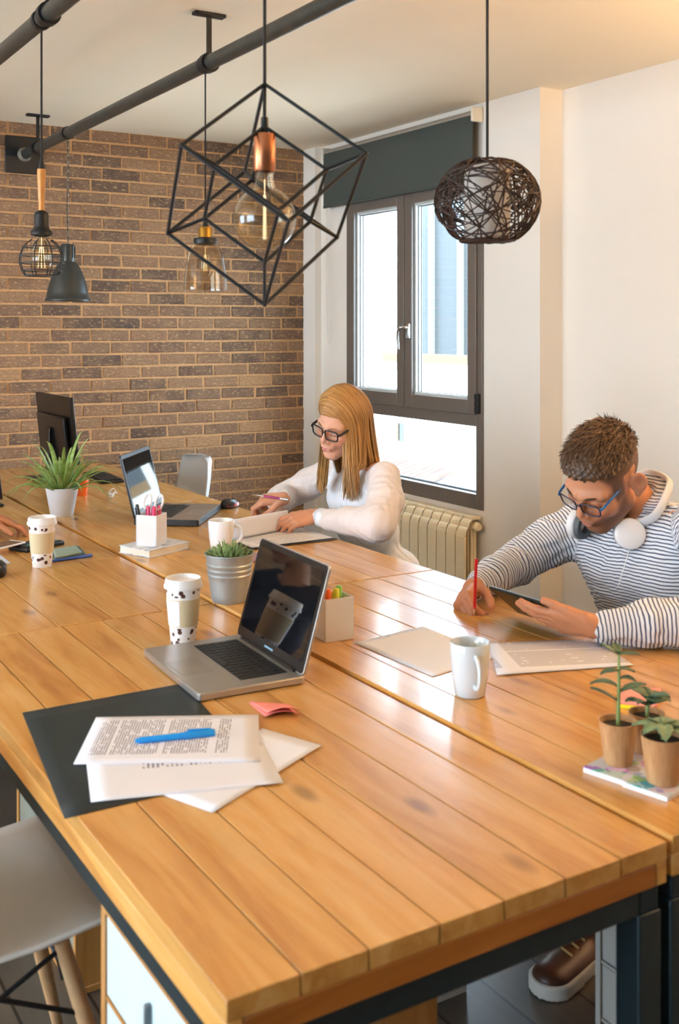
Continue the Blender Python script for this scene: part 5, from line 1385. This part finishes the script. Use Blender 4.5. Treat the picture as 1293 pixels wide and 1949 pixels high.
# long straight hair
rr = random.Random(21)
T0 = (lin('#8c6438'), lin('#cda062'))
def woman_hair():
    out = []; D_ = Vector((0, 0, -1))
    for side in (-1, 1):
        for k in range(900):
            y0 = rr.uniform(-.105, .094); lay = rr.uniform(0, 1); lay2 = rr.uniform(0, 1)
            q = math.sqrt(max(.02, 1 - ((y0 + .014) / .118) ** 2)); a_ = (.079 + .016 * lay) * q; b_ = (.088 + .014 * lay) * q
            part = .022; loc = []
            th1 = math.radians(96 if y0 > -.05 else 88)
            for i in range(8):
                th = th1 * i / 7; back = (.030 + .25 * max(0, y0 - .07)) * (i / 7) * max(0, (y0 + .02) / .09)
                if side < 0: back *= .75
                x = part * (1 - i / 7) + side * a_ * math.sin(th) * (1.0 if side < 0 else 1.0); z = .036 + b_ * math.cos(th)
                loc.append(Vector((x, y0 - back, z)))
            W0 = [WM @ p for p in loc]; cw = WM @ Vector((0, -.01, .02))
            # then hang, gathering a little and lying on the shoulder or chest
            p = W0[-1]; d = (W0[-1] - W0[-2]).normalized(); L_ = rr.uniform(.20, .27) + (.02 if side < 0 else .04); n = 11
            frontal = y0 > -.02
            for i in range(n):
                u = (i + 1) / n; d = (d * .62 + D_ * .38)
                if frontal: tgt = (Vector((2.155 - .03 * lay2, 3.36 + .13 * lay2, .87)) if side < 0 else Vector((2.09, 3.57 + .06 * lay2, .86)))
                else: tgt = Vector((2.33, 3.40 if side < 0 else 3.62, .90))
                if u > .25: d = d + (tgt - p).normalized() * .22
                d.normalize(); p = p + d * (L_ / n)
                # stay outside the shoulders and the chest
                for c_, r_ in ((w_lsh, .080), (w_rsh, .078)):
                    q_ = p - c_
                    if q_.length < r_: p = c_ + q_.normalized() * r_
                if abs(p.y - 3.53) < .2 and p.z < 1.0 and frontal: p.x = min(p.x, 2.178 - .02 * lay)
                W0.append(p.copy())
            jx, jy = rr.gauss(0, .0035), rr.gauss(0, .0035); W0 = [q_ + Vector((jx, jy, 0)) * (i / 12) for i, q_ in enumerate(W0)]
            ow = []
            for q_ in W0:
                c2 = Vector((cw.x, cw.y, min(cw.z, max(q_.z, .9)))); ow.append((q_ - c2).normalized())
            out.append((W0, ow))
    return out
st = woman_hair(); ho = ribbons(st, .0060, 'hair', HAIR, per, rr, T0); ho.data.transform(Matrix.Translation((-2.33, -3.53, 0)))
# scalp cap under the ribbons
def capfn(P):
    d = ell(P, (0, -.018, .037), (.0825, .107, .094)); d = np.maximum(d, -(P[:, 2] - (-.05 + np.clip(P[:, 1] + .02, 0, 1) * 1.25)))
    return d
cv, cf = nets(capfn, (-.1, -.14, -.08), (.1, .11, .15), .004)
cc_ = np.tile(lin('#9a7042'), (len(cv), 1)); o = put(np_mesh('hair_cap', xf(WM, cv), cf, cc_), 'hair_cap', HAIR, per, (2.33, 3.53, 0))
# brows
def brows(M, parent, off, colr, th=.0022, lift=0):
    for s in (-1, 1):
        m = MB(); m.M = M; m.tube([(s * .012, .0985, .0250 + lift), (s * .026, .0965, .0295 + lift), (s * .040, .087, .0290 + lift), (s * .049, .077, .0235 + lift)], [th, th * 1.2, th, th * .4], 8, flat=.6); me = m.mesh('eyebrow', 80); put(me, 'eyebrow', mat('brow_' + colr, colr, .8), parent, off)
brows(WM, per, (2.33, 3.53, 0), '#8a6038')
spectacles('spectacles', 'dark-framed spectacles worn by the woman in the white blouse', WM @ Matrix.Translation((0, .109, .005)), '#14161c', r=.0028, lw=.052, lens_h=.040, shape=4.0)
p0, p1 = on_x(478, 941, 1.915), on_x(548, 951, 1.995)
T = thing('purple_pen', 'magenta and silver pen held by the woman', 'pen', p0); d = p1 - p0
MB().tube([(0, 0, 0), d * .03, d * .36], [.001, .0038, .0045], 10).obj('tip_section', CHROME, T, smooth=50); MB().tube([d * .36, d * .8], .0048, 10).obj('barrel', mat('magenta_barrel', '#a02468', .3), T, smooth=50); MB().tube([d * .8, d * 1.0], .0044, 10).obj('cap', CHROME, T, smooth=50)

# ================================================================== the man in the striped shirt
SKM = '#c98f6c'; MS = 1.12
mo_ = (2.46, 2.2, 0)
hc = at_d(1149, 908, 3.0)
MM = Mhead(hc, (-.776, -.031, -.629), (-.206, .957, .206), MS)
MN = [Vector((2.325, 2.20, 1.03)), Vector((2.375, 2.20, .95))]
m_rsh, m_lsh = Vector((2.375, 2.405, .925)), Vector((2.39, 1.985, .985))
m_rel, m_lel = Vector((2.135, 2.47, .812)), Vector((2.11, 1.745, .812))
m_rwr, m_lwr = Vector((1.902, 2.383, .797)), Vector((1.893, 1.90, .802))
mper = thing('person', 'man in a striped shirt writing beside a tablet', 'person', mo_)
rh = hand_prims(m_rwr, (-.79, -.52, -.16), (-.40, .60, .70), True, [(.75, 1.15, .65), (.9, 1.2, .7), (1.0, 1.2, .7), (1.05, 1.2, .7)], .02, (.70, .45, -.65), .30, 1.08)
lh = hand_prims(m_lwr, (-.56, .80, .06), (-.64, -.45, -.60), False, [(.05, .20, .2), (.08, .24, .2), (.14, .30, .25), (.22, .4, .3)], .0, (.97, .30, -.10), .06, 1.06)
hv, hf, hcol = head_geo(MM, MS, False, MN, SKM, '#b9705f', '#5d4535')
# clipped sides of the hair painted on the scalp
x, y, z = np.abs(hv[:, 0]), hv[:, 1], hv[:, 2]
fade = np.clip((z - .004) / .05, 0, 1) * np.clip((.058 + .25 * (z - .05) - y) / .012, 0, 1); fade = np.maximum(fade, np.clip((-.02 - y) / .02, 0, 1) * np.clip((z + .075) / .05, 0, 1))
burn = np.clip((x - .055) / .01, 0, 1) * np.clip((.052 - y) / .008, 0, 1) * np.clip((y - .008) / .01, 0, 1) * np.clip((z + .035) / .03, 0, 1); ear = (x > .0745) & (np.abs(z + .002) < .045) & (np.abs(y + .016) < .036)
fw = np.clip(np.maximum(fade, burn), 0, .92) * (~ear); hcol = hcol * (1 - fw[:, None]) + lin('#4d3a2c') * fw[:, None]
mcore = core([(MN[1], (2.42, 2.2, .80), .08, .12), ((2.42, 2.2, .80), (2.50, 2.2, .56), .12, .12), (m_lsh, m_rsh, .055, .055), (m_lsh, m_lel, .045, .04), (m_lel, m_lwr, .038, .026), (m_rsh, m_rel, .045, .04), (m_rel, m_rwr, .038, .026),
              ((2.50, 2.10, .53), (2.08, 2.02, .54), .08, .055), ((2.50, 2.30, .53), (2.08, 2.38, .54), .08, .055), ((2.08, 2.02, .54), (1.885, 1.915, .11), .05, .035), ((2.08, 2.38, .54), (2.14, 2.38, .11), .05, .035)], SKM)
bv, bf, bc = join([(xf(MM, hv), hf, hcol), hand_geo(rh, m_rwr, m_rel, '#bd805c'), hand_geo(lh, m_lwr, m_lel, '#c58a66'), mcore])
put(np_mesh('body', bv, bf, bc), 'body', SKIN, mper, mo_)
# striped shirt
lcuff, rcuff = P2(m_lwr, m_lel, .10), P2(m_rwr, m_rel, .10)
lsl = [(m_lsh, .080), (P2(m_lsh, m_lel, .5) + Vector((0, -.02, .01)), .074), (m_lel + Vector((0, 0, .01)), .060), (P2(m_lel, m_lwr, .5) + Vector((0, 0, .006)), .053), (lcuff, .042)]
rsl = [(m_rsh, .082), (P2(m_rsh, m_rel, .5) + Vector((0, .012, .012)), .070), (m_rel + Vector((0, 0, .01)), .060), (P2(m_rel, m_rwr, .5) + Vector((0, 0, .006)), .05), (rcuff, .038)]
tor = [((2.40, 2.08, .94), (2.385, 2.31, .915), .085, .085), ((2.39, 2.10, .83), (2.38, 2.29, .83), .115, .115), ((2.44, 2.10, .70), (2.44, 2.28, .70), .115, .115), ((2.50, 2.10, .56), (2.50, 2.28, .56), .13, .13), (MN[0] + Vector((.025, 0, -.03)), MN[1], .072, .09)]
v, f, S, W_ = cloth_geo(tor, [lsl, rsl], res=.0055, cuts=[(tuple(MN[0] + Vector((-.03, 0, .045))), (.085, .078, .075))], k=.05, folds=.0042)
me = np_mesh('shirt', v, f, None, {'stripe': S})
t = NT('navy_striped_jersey'); a = t.n('ShaderNodeAttribute', attribute_name='stripe'); nz = t.noise(t.coords((1, 1, 1)), 11, 3, .5)
ph = t.math('FRACT', t.math('MULTIPLY', t.math('ADD', a.outputs['Fac'], t.math('MULTIPLY', nz, .016)), 1 / .0100))
t.set(Base_Color=t.mix(t.math('LESS_THAN', ph, .37), srgb('#e4e6ea'), srgb('#4c566e')), Roughness=.8); t.bump(t.noise(t.coords(), 26, 4, .6, 1.0), .35, .012); SHIRT = t.m
put(me, 'shirt', SHIRT, mper, mo_)
# rolled hood / collar behind the neck
m = MB(); pts = []
for i in range(15):
    a_ = math.radians(-118 + 236 * i / 14); pts.append((2.342 + .075 * math.cos(a_), 2.20 + .082 * math.sin(a_), 1.035 + .048 * math.cos(a_)))
m.tube(pts, [.014] + [.026] * 13 + [.014], 14, flat=.75); me = m.mesh('collar', 80); at = me.attributes.new('stripe', 'FLOAT', 'POINT'); at.data.foreach_set('value', [p.co.z * 1.3 for p in me.vertices]); put(me, 'collar', SHIRT, mper, mo_)
tv, tf, tS, tW = cloth_geo([((2.50, 2.10, .53), (2.50, 2.30, .53), .12, .12)], [[((2.50, 2.10, .53), .10), ((2.08, 2.02, .545), .078), ((1.89, 1.918, .13), .055)], [((2.50, 2.30, .53), .10), ((2.08, 2.38, .545), .078), ((2.13, 2.38, .13), .055)]], res=.009, folds=.002)
put(np_mesh('trousers', tv, tf), 'trousers', DENIM, mper, mo_)
# sneakers
BRN = mat('brown_leather', '#4a2c1e', .42, var=.12, scale=40); SOLE = mat('white_rubber', '#d9d4cb', .6)
def sneaker(toe, heel):
    toe, heel = Vector(toe), Vector(heel); d = toe - heel; L_ = d.length; rz_ = math.atan2(d.y, d.x)
    M = Matrix.Translation((heel.x, heel.y, 0)) @ Matrix.Rotation(rz_, 4, 'Z')
    def fn(P):
        s_ = cap(P * A3((1, 1, 1.5)), (.05, 0, .06), (L_ - .055, .004, .045), .046, .046); s_ = smin(s_, cap(P, (.045, 0, .06), (.06, 0, .13), .04, .043), .05); return np.maximum(s_, .028 - P[:, 2])
    v, f = nets(fn, (-.02, -.07, 0), (L_ + .02, .07, .19), .004); up = np_mesh('shoe', xf(M, v), f); so = put(up, 'shoe', BRN, mper, mo_)
    def fs(P): return np.maximum(np.maximum(cap(P * A3((1, 1, .0)), (.05, 0, 0), (L_ - .055, .004, 0), .046, .054), P[:, 2] - .034), .002 - P[:, 2])
    v, f = nets(fs, (-.02, -.07, -.01), (L_ + .02, .07, .05), .004); put(np_mesh('sole', xf(M, v), f), 'sole', SOLE, so, (0, 0, 0)).data.transform(Matrix.Translation(-Vector(mo_)))
    lc = mat('tan_lace', '#b39a5c', .7)
    for k in range(4):
        m = MB(); m.M = M; xx = .10 + k * .028; m.tube([(xx, -.03, .085 - k * .006), (xx + .006, 0, .104 - k * .008), (xx, .03, .085 - k * .006)], .003, 6); put(m.mesh('lace', 80), 'lace', lc, so, mo_)
    m = MB(); m.M = M; m.tube([(.10, -.032, .10), (.09, -.052, .075), (.115, -.055, .07), (.12, -.04, .095)], .0028, 6, closed=True); put(m.mesh('lace', 80), 'lace', lc, so, mo_)
sneaker((1.665, 1.855), (1.94, 1.93)); sneaker((1.92, 2.36), (2.20, 2.39))
# short swept hair: clipped cap plus tufts
def mcap(P):
    top = np.clip((P[:, 2] - .045) / .05, 0, 1); th = .003 + .014 * top + .010 * np.clip((P[:, 1] - .02) / .06, 0, 1) * top
    d = ell(P, (0, -.014, .036), (.0775, .1005, .0885)) - th
    hl = P[:, 2] - (.076 + np.clip(P[:, 1], -.2, .1) * .14 + .10 * np.clip(np.abs(P[:, 0]) - .055, 0, 1) * 0)
    hl = np.maximum(hl, -1); d = np.maximum(d, -hl + .004 * np.sin(P[:, 0] * 300))
    d = d - .0022 * np.sin(P[:, 0] * 420 + 3 * np.sin(P[:, 1] * 90)) * np.sin(P[:, 1] * 260 + 2 * np.sin(P[:, 2] * 150))
    return d
cv, cf = nets(mcap, (-.115, -.14, .0), (.115, .135, .165), .003)
nzv = .5 + .5 * np.sin(cv[:, 0] * 210 + 4 * np.sin(cv[:, 1] * 60)) * np.sin(cv[:, 1] * 120 + 3 * np.sin(cv[:, 0] * 80))
cc_ = lin('#3a2a20') * (1 - nzv[:, None]) + lin('#5d4634') * nzv[:, None]
put(np_mesh('hair', xf(MM, cv), cf, cc_), 'hair', HAIR, mper, mo_)
st = []; rr = random.Random(9); R3 = MM.to_3x3()
for k in range(2600):
    th = math.acos(1 - rr.random() * .80); ph_ = rr.uniform(0, 2 * PI)
    nrm = Vector((math.sin(th) * math.cos(ph_), math.sin(th) * math.sin(ph_), math.cos(th)))
    p = Vector((0, -.014, .036)) + Vector((nrm.x * .0775, nrm.y * .1005, nrm.z * .0885))
    hl = .076 + max(-.2, min(.1, p.y)) * .14
    if p.z < hl - .004: continue
    topn = max(0, min(1, (p.z - .045) / .05)); L_ = .008 + .017 * topn * rr.uniform(.7, 1.2)
    p = p + nrm * (.001 + .009 * topn)
    d = (nrm * .75 + Vector((rr.gauss(0, .22), .55 + rr.gauss(0, .2), rr.gauss(0, .2)))).normalized()
    pts = [p, p + d * L_ * .5, p + (d + Vector((0, .35, -.12))).normalized() * L_]
    st.append(([MM @ q for q in pts], [(R3 @ nrm).normalized()] * 3))
ho = ribbons(st, .0040, 'hair_tufts', HAIR, mper, rr, (lin('#34251c'), lin('#7a5f48'))); ho.data.transform(Matrix.Translation(-Vector(mo_)))
brows(MM, mper, mo_, '#3a281c', .0032, .001)
spectacles('spectacles', 'blue-framed spectacles worn by the man in the striped shirt', MM @ Matrix.Translation((0, .110, .004)), '#1f2c48', r=.0019, lw=.050, lens_h=.037, shape=4.0, templecol='#1f5f9e', tint=(.97, .98, 1, 1))
# headphones round his neck
T = thing('headphones', 'white headphones hanging round the man\'s neck', 'headphones', (2.30, 2.18, .95)); off = Vector((2.30, 2.18, .95))
cA, cB = on_x(1199, 1016, 2.265), Vector((2.235, 2.315, .955)); nA = Vector((-.62, -.75, .18)).normalized(); nB = Vector((-.2, .9, .1)).normalized()
for c_, n_ in ((cA, nA), (cB, nB)):
    M = Matrix.Translation(c_ - off) @ n_.to_track_quat('Z', 'Y').to_matrix().to_4x4()
    m = MB(); m.M = M; m.lathe([(0, .018), (.034, .018), (.042, .014), (.044, .004), (.044, -.006), (.040, -.010), (0, -.010)], 40); ec = m.obj('ear_cup', WHITE, T, smooth=50)
    m = MB(); m.M = M; m.lathe([(.040, -.009), (.044, -.016), (.040, -.026), (.024, -.026), (.02, -.012)], 32); m.obj('ear_cushion', mat('grey_cushion', '#5b6266', .6), ec, smooth=60)
a_, b_ = cA - off, cB - off; pts = []
for P_ in (a_ + Vector((.025, .0, .025)), Vector((.006, -.090, .055)), Vector((.052, -.092, .112)), Vector((.096, -.060, .142)), Vector((.118, .02, .152)), Vector((.105, .08, .135)), b_ + Vector((.13, .01, .10)), b_ + Vector((.06, .01, .05)), b_): pts.append(P_)
# smooth the band
def catmull(p, n=6):
    out = []
    for i in range(len(p) - 1):
        a0, a1, a2, a3 = p[max(i - 1, 0)], p[i], p[i + 1], p[min(i + 2, len(p) - 1)]
        for k in range(n):
            t_ = k / n; out.append(.5 * ((2 * a1) + (a2 - a0) * t_ + (2 * a0 - 5 * a1 + 4 * a2 - a3) * t_ ** 2 + (3 * a1 - a0 - 3 * a2 + a3) * t_ ** 3))
    return out + [p[-1]]
MB().tube(catmull(pts), .0075, 12, flat=2.0, up=(-.7, 0, .7)).obj('headband', WHITE, T, smooth=80)
cw = [a_ + Vector((.0, .0, -.045)), a_ + Vector((.005, .03, -.10)), a_ + Vector((.0, .05, -.16)), Vector((-.02, .03, -.17))]
MB().tube(catmull([cA - off + Vector((0, 0, -.04)), Vector((-.062, -.04, -.09)), Vector((-.065, -.02, -.15))]), .0016, 6).obj('cable', WHITE, T)
# tablet held by the man
A_, B_, C_ = Vector((1.803, 2.195, .850)), Vector((1.813, 1.972, .850)), Vector((1.905, 2.195, .772))
ux = (B_ - A_).normalized(); uy = (C_ - A_); uy = (uy - ux * uy.dot(ux)).normalized(); un = ux.cross(uy)
if un.z < 0: un = -un
cenT = (A_ + B_) / 2 + uy * .066; R3 = Matrix(((ux.x, uy.x, un.x), (ux.y, uy.y, un.y), (ux.z, uy.z, un.z)))
T = thing('tablet', 'dark tablet tilted in the man\'s hand', 'tablet', cenT); T.rotation_euler = R3.to_euler()
MB().b2((-.112, -.066, -.0045), (.112, .066, .0035)).obj('body', mat('dark_slate_metal', '#20261f', .35, .3), T, bevel=.003); MB().b2((-.112, -.066, .0034), (.112, .066, .0048)).obj('rim', mat('pale_blue_edge', '#a9c6da', .3), T, bevel=.001, segs=1)
MB().b2((-.103, -.058, .0048), (.103, .058, .0052)).obj('screen', SCR, T, smooth=None)
tip = on_z(903, 1172, TZ + .006); topp = tip + Vector((.012, .006, .150))
T = thing('red_pencil', 'red pencil held upright by the man', 'pencil', tip); d = topp - tip
RED = mat('red_lacquer', '#c4121a', .3)
MB().tube([d * .12, d], .0042, 6).obj('shaft', RED, T, smooth=None); MB().tube([(0, 0, 0), d * .12], [.0006, .0040], 8).obj('point', mat('bare_wood', '#d9b285', .6), T)

# ================================================================== the person out of frame whose hand rests by the phone
po = (.18, 4.12, 0)
per3 = thing('person', 'person in a navy sweater reaching a ringed hand over the phone', 'person', po)
p_wr, p_el, p_sh, p_sh2 = on_z(-28, 984, TZ + .075), Vector((.52, 4.30, .82)), Vector((.24, 4.32, .97)), Vector((.24, 3.92, .97))
oh = hand_prims(p_wr, (.93, -.22, -.25), (.25, -.10, .96), False, [(.2, .3, .2), (.24, .35, .25), (.3, .4, .25), (.36, .4, .3)], .08, (.7, .6, -.2), .15)
PM = Mhead(Vector((.36, 4.12, 1.19)), (.9, -.1, -.42), None, 1.04)
hv, hf, hcol = head_geo(PM, 1.04, True, [Vector((.26, 4.12, 1.03)), Vector((.23, 4.12, .95))], '#c99878', '#a8605c', res=.0045)
p_wr2, p_el2 = Vector((.80, 3.98, .80)), Vector((.55, 3.90, .81))
oh2 = hand_prims(p_wr2, (.95, .2, -.1), (.0, -.1, 1), True, (.3, .4, .3), .05)
pcore = core([((.23, 4.12, .95), (.20, 4.12, .56), .07, .11), (p_sh, p_sh2, .05, .05), (p_sh, p_el, .04, .035), (p_el, p_wr, .033, .022), (p_sh2, p_el2, .04, .035), (p_el2, p_wr2, .033, .022),
              ((.18, 4.03, .53), (.58, 4.02, .54), .07, .05), ((.18, 4.21, .53), (.58, 4.22, .54), .07, .05), ((.58, 4.02, .54), (.52, 4.02, .07), .045, .035), ((.58, 4.22, .54), (.52, 4.22, .07), .045, .035)], '#c99878')
bv, bf, bc = join([(xf(PM, hv), hf, hcol), hand_geo(oh, p_wr, p_el, '#c2855f', wrad=.025), hand_geo(oh2, p_wr2, p_el2, '#c2855f', wrad=.025, res=.004), pcore])
put(np_mesh('body', bv, bf, bc), 'body', SKIN, per3, po)
NAVY = mat('navy_knit', '#232b3d', .85, var=.12, scale=150)
v, f, S, W_ = cloth_geo([((.235, 4.02, .93), (.235, 4.22, .93), .08, .08), ((.25, 4.03, .80), (.25, 4.21, .80), .10, .10), ((.2, 4.03, .56), (.2, 4.21, .56), .125, .125)], [[(p_sh, .065), (p_el, .052), (P2(p_wr, p_el, .22), .036)], [(p_sh2, .065), (p_el2, .052), (P2(p_wr2, p_el2, .2), .036)]], res=.009, folds=.003)
put(np_mesh('sweater', v, f), 'sweater', NAVY, per3, po)
tv, tf, tS, tW = cloth_geo([((.19, 4.04, .53), (.19, 4.2, .53), .11, .11)], [[((.18, 4.03, .53), .085), ((.58, 4.02, .545), .068), ((.52, 4.02, .09), .048)], [((.18, 4.21, .53), .085), ((.58, 4.22, .545), .068), ((.52, 4.22, .09), .048)]], res=.011)
put(np_mesh('trousers', tv, tf), 'trousers', DENIM, per3, po)
for y in (4.02, 4.22):
    m = MB(); m.ball((.57, y, .045), (.13, .042, .045), 20, 12); put(m.mesh('shoe', 80), 'shoe', BLACK, per3, po)
cv, cf = nets(capfn, (-.1, -.14, -.08), (.1, .11, .15), .005); put(np_mesh('hair', xf(PM, cv), cf, np.tile(lin('#3b271a'), (len(cv), 1))), 'hair', HAIR, per3, po)
rg = oh[5 + 3 * 2]; c_ = (Vector(rg[0]) + Vector(rg[1])) / 2; dv = (Vector(rg[1]) - Vector(rg[0])).normalized(); u_, v_ = frame_of(dv)
m = MB(); m.tube([c_ + u_ * .0102 * math.cos(2 * PI * i / 20) + v_ * .0102 * math.sin(2 * PI * i / 20) for i in range(20)], .0014, 6, closed=True)
T = m.obj('finger_ring', CHROME, None); tag(T, 'silver ring on the finger reaching over the phone', 'ring')
shell_chair('white shell chair under the person in the navy sweater', (.12, 4.12, 0), 0)
# ================================================================== WALL UPLIGHTERS (unseen, added beside the viewer to light ceiling and table)
def uplighter(label, loc, rz, power):
    T = thing('wall_uplighter', label, 'lamp', loc, rz, 'added wall uplighters')
    prof = [(0.0, 0), (.06, .006), (.11, .03), (.14, .075), (.145, .08), (.135, .08), (.105, .036), (.055, .014), (0, .008)]
    lathe_obj('bowl', prof, mat('white_plaster_bowl', '#f2eee6', .6), T, c=(0.16, 0, 0))
    MB().b2((0, -.04, .0), (.02, .04, .10)).obj('wall_plate', mat('white_plaster_bowl', '#f2eee6', .6), T, bevel=.004)
    MB().tube([(.015, 0, .04), (.06, 0, .03)], .012, 10).obj('arm', mat('white_plaster_bowl', '#f2eee6', .6), T)
    L = bpy.data.lights.new('added_warm_light', 'AREA'); L.shape = 'DISK'; L.size = .2; L.energy = power; L.color = (1, .63, .31)
    o = bpy.data.objects.new('added_warm_light', L); col.objects.link(o); o.parent = T; o.location = (.16, 0, .085); o.rotation_euler = (PI, 0, 0)
uplighter('added white plaster uplighter on the recessed wall near the man', (XW2, 1.0, 1.9), PI, 75)  # added out of frame for the warm glow high on the right
uplighter('added white plaster uplighter on the left wall between the added windows', (XL, 2.85, 1.9), 0, 60)  # added out of frame to brighten the ceiling
